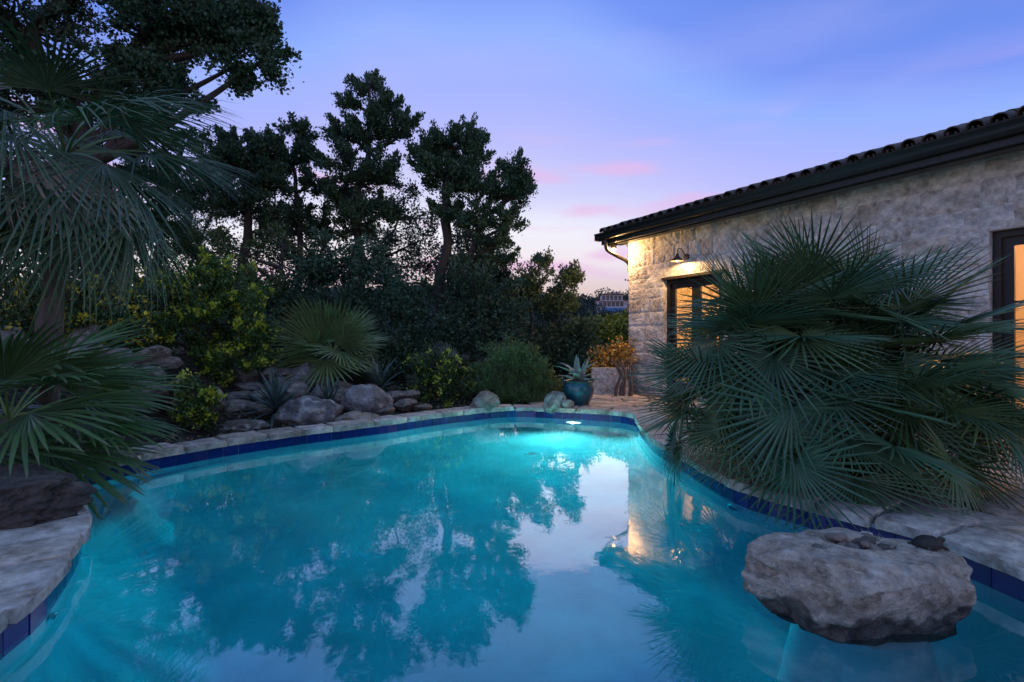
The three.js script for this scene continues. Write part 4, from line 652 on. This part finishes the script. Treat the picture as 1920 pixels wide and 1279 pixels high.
// lower, denser trees filling the back of the garden
const dense = (name, label, base, seed, color, lobes, more = {}, group = 'dense trees behind the garden bed') => leafy({ name, label, category: 'tree', base, seed, trunkR: 0.09, limbR: 0.035, leaf: broad(color, 0.075, 58, 0.24, more), lobes, group });
dense('dense_tree', 'dense blue-green tree standing behind the young palm', [-3.84, 0.47, -11.40], 941, [0.046, 0.108, 0.059], [[-3.84, 2.87, -11.40, 0.90, 0.66, 0.90, 70], [-4.48, 2.37, -11.20, 0.71, 0.65, 0.80, 62], [-3.15, 2.65, -11.50, 0.73, 0.73, 0.80, 54], [-3.59, 1.77, -11.00, 1.10, 0.52, 0.80, 74], [-2.59, 1.78, -11.20, 0.71, 0.59, 0.80, 54], [-4.55, 1.42, -10.80, 0.68, 0.51, 0.70, 75], [-3.07, 1.08, -10.80, 0.80, 0.51, 0.70, 88]]);
dense('dense_tree', 'dark dense tree between the wide juniper and the sapling', [-0.99, 0.45, -11.80], 943, [0.043, 0.090, 0.046], [[-0.87, 2.19, -11.80, 0.87, 0.68, 0.90, 66], [-0.37, 1.68, -11.60, 0.73, 0.59, 0.80, 94], [-1.74, 1.81, -11.80, 0.75, 0.62, 0.80, 46], [-0.94, 1.19, -11.20, 1.12, 0.53, 0.80, 119], [-2.12, 1.19, -11.20, 0.65, 0.53, 0.70, 75], [-2.15, 2.46, -12.00, 0.45, 0.43, 0.60, 18]]);
dense('dense_tree', 'yellowish dense tree behind the big round shrub', [-5.33, 0.62, -11.00], 947, [0.064, 0.108, 0.030], [[-5.07, 3.32, -11.20, 0.71, 0.47, 0.80, 21], [-5.56, 2.82, -11.00, 0.69, 0.52, 0.80, 25], [-6.25, 3.32, -11.20, 0.65, 0.42, 0.70, 17], [-5.12, 1.99, -10.80, 0.57, 0.63, 0.80, 46], [-6.37, 2.56, -10.80, 0.68, 0.51, 0.80, 21]], { count: 46 });
dense('dense_tree', 'dark spreading tree behind the tall palm and trailing shrub', [-8.37, 0.66, -10.20], 949, [0.043, 0.090, 0.046], [[-8.37, 2.48, -10.20, 0.97, 0.59, 0.90, 36], [-9.45, 2.91, -10.20, 0.97, 0.75, 0.90, 36], [-7.59, 2.60, -10.30, 0.76, 0.54, 0.80, 25], [-9.70, 2.02, -9.80, 0.93, 0.62, 0.80, 58], [-8.39, 1.60, -9.60, 1.11, 0.51, 0.80, 112], [-6.87, 1.70, -9.60, 0.81, 0.51, 0.80, 54], [-10.07, 4.15, -10.40, 0.77, 0.55, 0.80, 21]]);
dense('dense_tree', 'grey-green bushy tree behind the fine-leaved shrub', [1.03, 0.10, -13.00], 953, [0.052, 0.104, 0.055], [[1.03, 1.40, -13.00, 0.62, 0.55, 0.80, 88], [0.53, 0.93, -12.60, 0.66, 0.53, 0.80, 88], [1.55, 1.06, -12.80, 0.57, 0.61, 0.80, 82], [1.16, 0.55, -12.20, 0.90, 0.46, 0.80, 100], [1.92, 0.53, -12.60, 0.53, 0.48, 0.60, 62]]);
dense('dense_tree', 'low dark tree filling the gap below the young palm', [-2.58, 0.12, -10.20], 957, [0.040, 0.084, 0.038], [[-2.32, 0.77, -10.00, 0.74, 0.38, 0.60, 94], [-3.23, 0.67, -9.90, 0.63, 0.31, 0.60, 75], [-4.13, 0.78, -9.80, 0.52, 0.33, 0.60, 69], [-4.70, 0.99, -9.70, 0.46, 0.41, 0.60, 69]]);
// thin open trees standing further back, whose loose twigs let the sky through
for (const [name, label, base, seed, lobes] of [
  ['thin_tree', 'thin crooked tree seen between palm crown and leaning juniper', [-9.54, 0.87, -15.50], 961, [[-9.79, 6.25, -15.50, 0.82, 0.55, 1.00, 40], [-9.14, 5.11, -15.50, 0.98, 0.65, 1.00, 50], [-10.12, 4.46, -15.50, 0.98, 0.65, 1.00, 50], [-8.75, 3.95, -15.40, 0.97, 0.65, 1.00, 50], [-9.82, 3.12, -15.30, 1.29, 0.64, 1.00, 60]]],
  ['thin_tree', 'thin tree with airy leaves between leaning and slender junipers', [-7.14, 0.86, -15.60], 963, [[-7.06, 6.28, -15.60, 0.59, 0.56, 0.80, 34], [-7.39, 5.13, -15.60, 0.82, 0.66, 1.00, 46], [-6.57, 4.31, -15.60, 0.82, 0.66, 1.00, 46], [-7.51, 3.80, -15.50, 0.98, 0.65, 1.00, 54], [-5.87, 3.48, -15.50, 0.98, 0.65, 1.00, 50]]],
  ['thin_tree', 'thin tree with airy leaves between tallest and wide junipers', [-3.16, 0.86, -15.80], 967, [[-3.33, 5.68, -15.80, 0.67, 0.50, 0.80, 36], [-3.66, 4.68, -15.80, 0.83, 0.60, 1.00, 48], [-2.83, 4.35, -15.80, 0.73, 0.67, 1.00, 46], [-3.31, 3.51, -15.70, 1.09, 0.59, 1.00, 60], [-2.30, 3.00, -15.60, 0.99, 0.59, 1.00, 54], [-4.30, 3.84, -15.70, 0.66, 0.66, 1.00, 40]]],
  ['thin_tree', 'thin tree with drooping twigs behind the arms of wide juniper', [-1.09, 0.88, -14.80], 971, [[-1.25, 4.31, -14.80, 0.62, 0.47, 0.80, 34], [-0.62, 3.53, -14.80, 0.72, 0.47, 0.80, 40], [-1.56, 3.68, -14.80, 0.69, 0.56, 0.90, 44], [-0.93, 2.74, -14.70, 1.02, 0.56, 1.00, 64], [-0.15, 2.74, -14.70, 0.56, 0.46, 0.80, 30]]],
]) leafy({ name, label, category: 'tree', base, seed, trunkR: 0.07, limbR: 0.035, leaf: juniper([0.050, 0.090, 0.048], { size: 0.075, count: 40, tuft: 0.26, fat: 1.1, slim: 0.34, up: 0.1 }), lobes, trunks: [[lobes.length - 1, 1, 0]], group: 'thin trees behind the junipers' });
// far wooded hillside: one mass of crowns
{
  const r = rng(977), s = new Soup();
  for (let k = 0; k < 700; k++) { const u = V(r() * 2 - 1, r() * 2 - 1, r() * 2 - 1); if (u.length() > 1) { k--; continue; } const ax = V(r() - 0.5, r() - 0.3, r() - 0.5).normalize(), bx = V(r() - 0.5, r() - 0.5, r() - 0.5).cross(ax).normalize(), kk = 0.7 + 0.6 * r(), c = [kk, kk, kk], p = V(u.x, u.y * 0.8, u.z); s.quad(p, p.clone().addScaledVector(bx, 0.045).addScaledVector(ax, 0.06), p.clone().addScaledVector(ax, 0.13), p.clone().addScaledVector(bx, -0.045).addScaledVector(ax, 0.06), c); }
  const n = 2600, m = new THREE.InstancedMesh(s.geometry(), std(1, 1, 1, 0.8, { vertexColors: true }), n), o = new THREE.Object3D(), c = new THREE.Color(); let k = 0;
  while (k < n) {
    const d = 42 + 180 * r() ** 1.2, x = d * (-0.75 + 1.35 * r()), h = height(x, -d), z = 1.0 + 2.2 * r() + d * 0.008; if (d > 125 && d < 152 && x > 18 && x < 40) continue;
    o.position.set(x, h + z * 0.5, -d); o.scale.set(z, z * (0.8 + 0.5 * r()), z); o.rotation.y = r() * 6.3; o.updateMatrix(); m.setMatrixAt(k, o.matrix); const f = 0.7 + 0.6 * r(); m.setColorAt(k, c.setRGB(0.036 * f, 0.060 * f, 0.042 * f)); k++;
  }
  m.name = 'hillside_wood'; m.castShadow = m.receiveShadow = true; scene.add(m); tag(m, 'distant dark wood covering the valley and far hillside', 'wood', null, 'stuff');
}

// ---------- far villa on the hill ----------
{
  const D = 140, at = [27.71, 10.56, -140.00], t = thing('hill_villa', 'far white villa with rows of dark windows on the hill', 'house', at, -0.1), w = std(0.62, 0.52, 0.52, 0.9), dark = std(0.03, 0.045, 0.07, 0.15), roofM = std(0.20, 0.13, 0.11, 0.9);
  part('wall', mergeGeometries([box(-4.4, 4.2, -3, 1.7, -5, 0), box(-3.0, 2.9, 1.7, 3.5, -5, -0.6)]), w, t);
  part('roof', mergeGeometries([box(-3.4, 3.3, 3.5, 3.8, -5.4, -0.1), box(-4.7, -2.9, 1.7, 1.95, -5, 0.2), box(2.95, 4.5, 1.7, 1.95, -5, 0.2)]), roofM, t);
  part('chimney', box(0.6, 1.2, 3.8, 4.5, -3, -2.4), w, t);
  for (let i = 0; i < 5; i++) part('window', box(-2.7 + i * 1.1, -1.85 + i * 1.1, 2.0, 3.2, -0.62, -0.58), dark, t);
  for (let i = 0; i < 6; i++) part('window', box(-3.6 + i * 1.15, -2.7 + i * 1.15, 0.2, 1.4, -0.03, 0.03), dark, t);
  part('balcony', box(-3.4, 3.4, 1.68, 1.80, 0.02, 0.6), w, t);
  solid('blue_awning', box(-2.8, 3.2, -1.4, -0.2, 0.35, 0.6), std(0.10, 0.28, 0.55, 0.7), 'pale blue strip of screen below the far villa', 'screen', at, -0.1);
}
// ---------- boulders ----------
const bould = (label, g, at, turn = 0, name = 'boulder') => solid(name, g, M.rock, label, 'boulder', at, turn);
bould('big dark rough boulder resting on flagstone at left pool corner', boulder(41, 0.60, 0.24, 0.34, { detail: 26, rough: 0.16, fine: 0.07, flat: 0.55, base: [0.10, 0.085, 0.07], dark: [0.045, 0.04, 0.034], pale: [0.19, 0.15, 0.12] }), [-3.13, 0.27, -2.86], 0.2);
bould('wide grey boulder with peaked top behind coping by yucca', boulder(43, 0.46, 0.30, 0.30, { detail: 18, base: [0.26, 0.25, 0.24], dark: [0.12, 0.115, 0.11] }), [-2.69, 0.17, -6.75], 0.2);
bould('low tan boulder with pale top lying on the coping', boulder(44, 0.36, 0.17, 0.24, { detail: 18, base: [0.42, 0.35, 0.26], dark: [0.22, 0.17, 0.12], pale: [0.56, 0.52, 0.46], flat: 0.7 }), [-2.03, 0.13, -6.75], -0.15);
bould('grey white boulder behind the low tan boulder', boulder(47, 0.44, 0.26, 0.28, { detail: 16, base: [0.30, 0.29, 0.28], pale: [0.55, 0.53, 0.50] }), [-2.16, 0.30, -7.60], 0.5);
bould('mottled rounded boulder on far coping below rounded shrub', boulder(53, 0.25, 0.19, 0.18, { detail: 16, base: [0.34, 0.30, 0.25], pale: [0.52, 0.48, 0.42] }), [-0.44, 0.23, -7.95], 0.3);
bould('lumpy grey white boulder on far coping beside the teal pot', boulder(59, 0.24, 0.20, 0.19, { detail: 16, base: [0.36, 0.33, 0.28], pale: [0.56, 0.53, 0.48], flat: 0.75 }), [0.67, 0.24, -8.00], 0.7);
bould('small angular stone wedged against the lumpy boulder by pot', boulder(61, 0.12, 0.09, 0.09, { detail: 10, base: [0.42, 0.37, 0.30] }), [0.87, 0.20, -7.90], 0.2, 'small_boulder');
bould('flat pale stone lying behind the dark boulder under low palm', boulder(62, 0.50, 0.07, 0.22, { detail: 14, flat: 0.6, base: [0.46, 0.44, 0.40], pale: [0.60, 0.57, 0.53] }), [-3.79, 0.18, -4.05], 0.15, 'flat_stone');
bould('brown block of stone at coping left of the grey boulder', boulder(63, 0.34, 0.12, 0.18, { detail: 12, flat: 0.6, base: [0.18, 0.15, 0.12] }), [-3.33, 0.14, -6.30], 0.15, 'flat_stone');
// dry stone walls of the terraces
function stoneRow(name, label, list, seed) {
  const P0 = list[0], t = thing(name, label, 'stone wall', [P0[0], P0[1] - 0.1, P0[2]]), r = rng(seed);
  const kinds = Array.from({ length: 7 }, (_, k) => boulder(seed + k, 0.5, 0.5, 0.5, { detail: 8, cuts: 14, deep: 0.55, rough: 0.05, base: mix3([0.28, 0.23, 0.18], [0.33, 0.31, 0.28], r()), pale: [0.46, 0.42, 0.36] }));
  for (const [x, y, z, w, h, tilt] of list) { const m = part('stone', kinds[Math.floor(r() * 7)], M.rock, t); m.position.set(x - P0[0], y - P0[1] + 0.1, z - P0[2]); m.scale.set(w * 1.5, h * 1.75, 0.34 + 0.2 * r()); m.rotation.set(0, (r() - 0.5) * 0.4, tilt ?? (r() - 0.5) * 0.2); }
}
const W = (p, w, h, tilt) => [...p, w, h, tilt];
stoneRow('terrace_wall', 'stepped dry stone wall of brown and grey rocks below young palm', [W([-4.16, 0.66, -7.90], 0.34, 0.24), W([-3.79, 0.67, -8.00], 0.30, 0.13), W([-3.54, 0.67, -8.00], 0.36, 0.12, -0.15), W([-3.24, 0.67, -7.90], 0.30, 0.24, -0.4), W([-4.02, 0.47, -7.80], 0.42, 0.16), W([-3.61, 0.52, -7.80], 0.32, 0.16), W([-3.28, 0.56, -7.80], 0.36, 0.16), W([-2.99, 0.53, -7.90], 0.38, 0.14), W([-2.66, 0.46, -7.90], 0.38, 0.16), W([-2.36, 0.44, -8.00], 0.34, 0.12), W([-4.03, 0.33, -7.50], 0.42, 0.18), W([-3.63, 0.37, -7.50], 0.34, 0.2), W([-3.20, 0.39, -7.50], 0.36, 0.34), W([-2.84, 0.39, -7.50], 0.24, 0.2), W([-2.53, 0.31, -7.50], 0.40, 0.26), W([-3.89, 0.21, -7.10], 0.46, 0.2), W([-3.44, 0.22, -7.10], 0.40, 0.18), W([-1.85, 0.31, -8.00], 0.34, 0.12), W([-1.62, 0.33, -8.10], 0.28, 0.10), W([-1.64, 0.21, -7.80], 0.30, 0.12), W([-1.89, 0.15, -7.50], 0.22, 0.10), W([-1.43, 0.14, -8.00], 0.24, 0.10)], 131);
stoneRow('terrace_wall', 'shaded stone retaining wall with big pale block under trailing shrub', [W([-5.42, 1.08, -6.40], 0.44, 0.40), W([-5.93, 1.13, -6.40], 0.46, 0.26), W([-6.37, 1.20, -6.40], 0.40, 0.30), W([-5.64, 0.87, -6.30], 0.44, 0.2), W([-5.24, 0.83, -6.30], 0.42, 0.12), W([-5.06, 0.98, -6.50], 0.40, 0.24), W([-4.80, 0.77, -6.20], 0.60, 0.2), W([-4.72, 1.00, -6.60], 0.36, 0.2), W([-4.55, 0.79, -6.40], 0.24, 0.16), W([-4.58, 0.91, -6.70], 0.34, 0.14), W([-5.94, 0.87, -6.20], 0.44, 0.24), W([-6.27, 0.90, -6.20], 0.40, 0.26), W([-5.20, 0.67, -6.10], 0.50, 0.2), W([-4.49, 0.59, -6.10], 0.5, 0.22), W([-4.24, 0.56, -6.40], 0.4, 0.24), W([-4.08, 0.44, -6.80], 0.4, 0.26)], 151);
// ---------- the boulder in the pool, with pebbles and a turtle ----------
const ROCK = V(1.55, 0, -2.26);
{
  // outline of the block seen from above (x, z about its middle), top and foot heights
  let g = mergeVertices(new THREE.IcosahedronGeometry(1, 46).deleteAttribute('normal').deleteAttribute('uv'), 1e-4); const p = g.attributes.position, v = V(0, 0, 0);
  const cuts = [[0, 1, 0.03, 0.52], [0.12, -0.08, 1, 0.68], [-0.85, 0.12, 0.5, 0.74], [0.9, -0.1, 0.42, 0.82], [0.6, 0.3, -0.7, 0.80], [-0.3, 0.2, -1, 0.72], [-0.7, 0.75, 0.2, 0.80], [0.35, 0.75, 0.55, 0.78], [-0.15, 0.8, 0.6, 0.70], [0, -1, 0, 0.75]].map(([x, y, z, o]) => [V(x, y, z).normalize(), o]);
  for (let i = 0; i < p.count; i++) {
    v.fromBufferAttribute(p, i); for (const [n, o] of cuts) { const t = v.dot(n) - o; if (t > 0) v.addScaledVector(n, -t * 0.93); }
    let a = 0.10 * fbm(v.x * 1.6 + 3, v.y * 1.6, v.z * 1.6 + 8, 3) * 2 + 0.02 * fbm(v.x * 7, v.y * 7, v.z * 7, 4) * 2;
    const scoop = smooth(fbm(v.x * 2.3 + 11, v.y * 3.2 + 2, v.z * 2.3, 2), 0.10, 0.32) * (1 - smooth(v.y, 0.25, 0.42)); a -= 0.10 * scoop;
    v.multiplyScalar(1 + a);
    const under = smooth(-v.y, 0.16 + 0.14 * fbm(v.x * 2.4 + 5, 0, v.z * 2.4, 3) * 2, 0.30 + 0.14 * fbm(v.x * 2.4 + 5, 0, v.z * 2.4, 3) * 2); v.x *= 1 - 0.07 * under; v.z *= 1 - 0.09 * under;
    let y = v.y * 0.30; const hx = (v.x - 0.10) / 0.36, hz = (v.z + 0.22) / 0.30, hol = Math.max(0, 1 - hx * hx - hz * hz); if (v.y > 0.3) y -= 0.032 * Math.sqrt(hol) * smooth(hol, 0, 0.35);
    const h2x = (v.x + 0.36) / 0.09, h2z = (v.z + 0.05) / 0.10, h2 = Math.max(0, 1 - h2x * h2x - h2z * h2z); if (v.y > 0.25) y -= 0.03 * h2;
    p.setXYZ(i, v.x * 0.512, y + 0.115 - 0.03 * v.x, v.z * 0.330);
  }
  g.computeVertexNormals(); g = boxUV(g, 1.6);
  tint(g, (x, y, z) => {
    const a = smooth(fbm(x * 6, y * 6, z * 6 + 4, 4), -0.05, 0.3), b = smooth(fbm(x * 14, y * 14 + 9, z * 14, 4), 0.05, 0.22), line = 0.082 + 0.06 * fbm(x * 5 + 2, 0, z * 5, 4) * 2 + 0.02 * fbm(x * 17, 3, z * 17, 3) * 2;
    let c = mix3([0.56, 0.47, 0.37], [0.40, 0.33, 0.25], 0.7 * a); c = mix3(c, [0.66, 0.60, 0.52], 0.5 * b);
    const wet = 1 - smooth(y, line - 0.008, line + 0.008); c = mix3(c, mix3([0.15, 0.125, 0.10], [0.06, 0.052, 0.043], b), wet * 0.95);   // water-stained foot with a ragged edge
    return c;
  });
  const m = solid('pool_boulder', g, M.rock, 'large smooth tan boulder with dark wet foot standing in the pool', 'boulder', [ROCK.x, 0, ROCK.z], 0.08);
  // its plinth on the pool floor
  const pl = new THREE.CylinderGeometry(0.24, 0.36, 1.3, 28, 6); pl.translate(0, -0.75, 0); part('plinth', boxUV(pl), M.plaster, m);
  m.updateMatrixWorld(true);
  const ray = new THREE.Raycaster(), topAt = (x, z) => { ray.set(V(x, 2, z), V(0, -1, 0)); const h = ray.intersectObject(m, false)[0]; return h ? h.point : V(x, 0.2, z); };
  const r = rng(163), pm = [[0.16, 0.14, 0.12], [0.40, 0.35, 0.28], [0.24, 0.19, 0.15], [0.55, 0.49, 0.41], [0.09, 0.08, 0.07]].map(([a, b, c]) => std(a, b, c, 0.7, { bumpMap: roughBump, bumpScale: 0.003 }));
  const pg = [0, 1, 2].map((k) => { const q = mergeVertices(new THREE.IcosahedronGeometry(1, 4).deleteAttribute('normal').deleteAttribute('uv'), 1e-4), P = q.attributes.position; for (let i = 0; i < P.count; i++) { v.fromBufferAttribute(P, i); v.multiplyScalar(1 + 0.2 * fbm(v.x * 1.5 + k * 5, v.y * 1.5, v.z * 1.5, 2) * 2); P.setXYZ(i, v.x, v.y * 0.65, v.z * 0.8); } q.computeVertexNormals(); return boxUV(q); });
  const c0 = V(0.10 * 0.512, 0, -0.22 * 0.330).applyAxisAngle(V(0, 1, 0), 0.08).add(ROCK);
  let n = 0; for (let k = 0; k < 60 && n < 27; k++) { const a = k * 2.39996, q = Math.sqrt((k % 20 + 0.3) / 20), x = c0.x + 0.125 * (n > 16 ? 0.7 : 1) * q * Math.cos(a), z = c0.z + 0.075 * (n > 16 ? 0.7 : 1) * q * Math.sin(a), R = 0.022 + 0.014 * r(), h = topAt(x, z); const s = solid('pebble', pg[k % 3], pm[Math.floor(r() * 5)], 'rounded pebble heaped in the hollow of the pool boulder', 'pebble', [x, h.y + R * 0.5 + (n > 16 ? 0.022 : 0), z], r() * 6, 'pebbles in the boulder hollow'); s.scale.set(R * 1.25, R, R * 1.05); n++; }
  const sp = V(-0.36 * 0.512, 0, -0.05 * 0.330).applyAxisAngle(V(0, 1, 0), 0.08).add(ROCK), hs = topAt(sp.x, sp.z), lone = solid('pebble', pg[0], pm[0], 'lone grey oval pebble lying left of the pebble heap', 'pebble', [sp.x, hs.y + 0.012, sp.z], 0.9); lone.scale.set(0.032, 0.022, 0.026);
  // dry sprig stuck among the pebbles
  const tw = thing('dry_sprig', 'small dry twiggy sprig stuck among the pebbles', 'sprig', [c0.x + 0.10, topAt(c0.x + 0.10, c0.z - 0.03).y + 0.01, c0.z - 0.04]), ss = new Soup(); for (let k = 0; k < 12; k++) { const d = polar(r() * 6.28, 0.25 + r() * 0.9), L = 0.04 + 0.04 * r(), mid = d.clone().multiplyScalar(L * 0.6), end = d.clone().multiplyScalar(L).add(V(0.01 * r(), 0.015 * r(), 0)); ss.twig(V(0, 0, 0), mid, 0.0028, 0.002, [0.2, 0.2, 0.16]); ss.twig(mid, end, 0.002, 0.001, [0.22, 0.24, 0.2]); } part('stems', ss.geometry(), M.leaf, tw);
  for (const [dx, dz, turn, label] of [[0.11, 0.06, 0.5, 'forked dry twig lying on the near edge of the pebbles'], [-0.10, -0.03, 2.2, 'short dry twig at the left edge of the pebbles']]) { const h = topAt(c0.x + dx, c0.z + dz), q = new Soup(); q.twig(V(-0.05, 0.006, 0), V(0.01, 0.012, 0.005), 0.005, 0.004, [0.13, 0.10, 0.08]); q.twig(V(0.01, 0.012, 0.005), V(0.05, 0.006, -0.008), 0.004, 0.002, [0.13, 0.10, 0.08]); q.twig(V(0.01, 0.012, 0.005), V(0.03, 0.03, 0.012), 0.003, 0.001, [0.13, 0.10, 0.08]); solid('twig', q.geometry(), M.leaf, label, 'twig', [h.x, h.y, h.z], turn); }
  // turtle
  const tp = topAt(ROCK.x + 0.355, ROCK.z - 0.06), t = thing('turtle', 'dark turtle basking on the right end of the pool boulder', 'turtle', [tp.x, tp.y - 0.002, tp.z], 0.25);
  const res = 56, mc = new MarchingCubes(res, new THREE.MeshBasicMaterial(), false, false, 60000); mc.isolation = 0;
  const bones = [[[-0.03, 0.022, 0], [0.03, 0.022, 0], 0.020, 0.022], [[0.04, 0.024, 0], [0.072, 0.032, 0.004], 0.010, 0.011], [[0.072, 0.032, 0.004], [0.084, 0.031, 0.005], 0.012, 0.009], [[0.032, 0.018, 0.028], [0.05, 0.006, 0.048], 0.010, 0.007], [[0.032, 0.018, -0.028], [0.052, 0.006, -0.046], 0.010, 0.007], [[-0.032, 0.018, 0.028], [-0.055, 0.006, 0.044], 0.010, 0.008], [[-0.032, 0.018, -0.028], [-0.05, 0.006, -0.048], 0.010, 0.008], [[-0.045, 0.018, 0], [-0.078, 0.010, 0.004], 0.007, 0.002], [[0, 0.020, 0.018], [0, 0.020, -0.018], 0.022, 0.022]].map(([a, b, r0, r1]) => [va(a), va(b), r0, r1]);
  const SC = 0.1, dist = (q) => { let d = 9; for (const [a, b, r0, r1] of bones) { const ab = b.clone().sub(a), k = clamp(q.clone().sub(a).dot(ab) / ab.lengthSq(), 0, 1), e = q.distanceTo(a.clone().addScaledVector(ab, k)) - lerp(r0, r1, k), h = clamp(0.5 + 0.5 * (d - e) / 0.008, 0, 1); d = lerp(d, e, h) - 0.008 * h * (1 - h); } return d; };
  const hs2 = res / 2; for (let k = 0; k < res; k++) for (let j = 0; j < res; j++) for (let i = 0; i < res; i++) mc.field[k * res * res + j * res + i] = -dist(V((i - hs2) / hs2 * SC, (j - hs2) / hs2 * SC + 0.02, (k - hs2) / hs2 * SC));
  mc.update(); const cnt = mc.count, bg = new THREE.BufferGeometry(), pa = new Float32Array(cnt * 3); for (let i = 0; i < cnt; i++) { pa[i * 3] = mc.positionArray[i * 3] * SC; pa[i * 3 + 1] = mc.positionArray[i * 3 + 1] * SC + 0.02; pa[i * 3 + 2] = mc.positionArray[i * 3 + 2] * SC; } bg.setAttribute('position', new THREE.BufferAttribute(pa, 3)); const bm = mergeVertices(bg, 1e-5); bm.computeVertexNormals();
  part('body', bm, std(0.035, 0.032, 0.024, 0.7), t);
  const sg = new THREE.SphereGeometry(1, 36, 18, 0, Math.PI * 2, 0, Math.PI * 0.56), sq = sg.attributes.position; for (let i = 0; i < sq.count; i++) { v.fromBufferAttribute(sq, i); const k = 1 + 0.04 * Math.cos(Math.atan2(v.z, v.x) * 11) * (1 - v.y) + 0.05 * fbm(v.x * 4, v.y * 4, v.z * 4, 2); sq.setXYZ(i, v.x * 0.064 * k, v.y * 0.036 * (1 + 0.05 * Math.cos(v.x * 14)) + 0.018, v.z * 0.050 * k); } sg.computeVertexNormals(); part('shell', sg, std(0.022, 0.020, 0.015, 0.55, { bumpMap: roughBump, bumpScale: 0.004 }), t);
}
leafy({ name: 'weed', label: 'wispy green weed growing beside the flat pale stone', category: 'weed', base: [-3.32, 0.15, -3.75], seed: 831, leaf: { color: [0.05, 0.11, 0.04], size: 0.045, count: 9, tuft: 0.05, fat: 0.8, slim: 0.2, up: 0.5 }, trunkR: 0.004, limbR: 0.005, twigColor: [0.05, 0.08, 0.03], lobes: [[-3.35, 0.29, -3.75, 0.09, 0.09, 0.08, 16], [-3.43, 0.23, -3.75, 0.06, 0.06, 0.06, 10]] });
// ---------- pool fittings ----------
for (const [u, s0, y, label] of [[0, [1.66, -3.78], -0.20, 'round chrome return fitting on the right pool wall'], [1, [-2.12, -2.30], -0.16, 'small chrome inlet on the left pool wall']]) {
  let b = null, bd = 9; for (let s = 0; s < LEN; s += 0.02) { const k = rimAt(s, -0.02), dd = Math.hypot(k.p.x - s0[0], k.p.z - s0[1]); if (dd < bd) { bd = dd; b = k; } }
  const t = thing('pool_fitting', label, 'fitting', [b.p.x, y, b.p.z], Math.atan2(-b.n.x, -b.n.z)), R = u ? 0.03 : 0.06;
  part('ring', new THREE.TorusGeometry(R, R * 0.22, 10, 32), M.chrome, t); const c = new THREE.CylinderGeometry(R * 0.8, R * 0.8, 0.02, 24); c.rotateX(Math.PI / 2); part('insert', c, u ? std(0.7, 0.72, 0.72, 0.5) : std(0.04, 0.10, 0.16, 0.4), t);
}
{ // floating leaf
  const s = new Soup(), pt = [[0, 0], [0.03, 0.022], [0.075, 0.028], [0.115, 0.012], [0.145, 0], [0.115, -0.014], [0.07, -0.026], [0.03, -0.02]]; for (let i = 1; i < pt.length - 1; i++) s.tri(V(pt[0][0], 0.008, 0), V(pt[i][0], 0.006 + 0.3 * Math.abs(pt[i][1]), pt[i][1]), V(pt[i + 1][0], 0.006 + 0.3 * Math.abs(pt[i + 1][1]), pt[i + 1][1]), [0.30, 0.26, 0.20]); s.twig(V(-0.03, 0.012, 0.004), V(0, 0.008, 0), 0.002, 0.002, [0.2, 0.16, 0.12]);
  solid('floating_leaf', s.geometry(), M.leaf, 'single dry leaf floating in the middle of the pool', 'leaf', [0.15, 0.0, -5.33], 0.2);
}
// ---------- soil pocket, litter ----------
{
  const pos = [], idx = [], n = 30; pos.push(0, 0.20, 0); for (const [k, y] of [[0.5, 0.19], [0.85, 0.155], [1.12, 0.10]]) for (let i = 0; i < n; i++) { const a = i / n * 6.2832, w = 1 + 0.25 * noise3.noise(Math.cos(a) * 2, 3, Math.sin(a) * 2); pos.push(0.62 * k * w * Math.cos(a), y + 0.02 * noise3.noise(i, k * 5, 1), 0.46 * k * w * Math.sin(a)); }
  for (let i = 0; i < n; i++) { const j = (i + 1) % n; idx.push(0, 1 + j, 1 + i); for (let k = 0; k < 2; k++) { const a = 1 + k * n + i, b = 1 + k * n + j; idx.push(a, b, b + n, a, b + n, a + n); } }
  const g = new THREE.BufferGeometry(); g.setAttribute('position', new THREE.Float32BufferAttribute(pos, 3)); g.setIndex(idx); g.computeVertexNormals(); const m = new THREE.Mesh(boxUV(g), M.soil); m.name = 'planting_bed'; m.position.set(POCKET[0], 0, POCKET[1]); m.receiveShadow = true; scene.add(m); structure(m, 'dark soil pocket in the patio round the big palm', 'soil');
}
{ // fallen leaves on the garden bed
  const s = new Soup(), g0 = (() => { s.quad(V(0, 0, 0), V(0.4, 0.1, 0.25), V(1, 0, 0), V(0.4, 0.1, -0.25), [1, 1, 1]); return s.geometry(); })(), r = rng(191), n = 9000, m = new THREE.InstancedMesh(g0, std(1, 1, 1, 0.9, { vertexColors: true }), n), o = new THREE.Object3D(), c = new THREE.Color(); let k = 0, guard = 0;
  const tones = [[0.16, 0.09, 0.05], [0.11, 0.075, 0.045], [0.20, 0.13, 0.08], [0.06, 0.07, 0.03], [0.05, 0.09, 0.03]];
  while (k < n && guard++ < 200000) { const x = -6 + 7.2 * r(), d = 3 + 8 * r(), e = edge(x, -d); if (e < 0.28 || e > 3.2) continue; o.position.set(x, height(x, -d) + 0.012 + 0.02 * r(), -d); o.rotation.set((r() - 0.5) * 1.2, r() * 6.3, (r() - 0.5) * 1.2); o.scale.setScalar(0.035 + 0.05 * r()); o.updateMatrix(); m.setMatrixAt(k, o.matrix); m.setColorAt(k++, c.setRGB(...tones[Math.floor(r() * 5)])); }
  m.count = k; m.name = 'leaf_litter'; m.receiveShadow = true; scene.add(m); tag(m, 'brown fallen leaves littering the garden bed', 'leaves', null, 'stuff');
}
renderer.render(scene, camera);
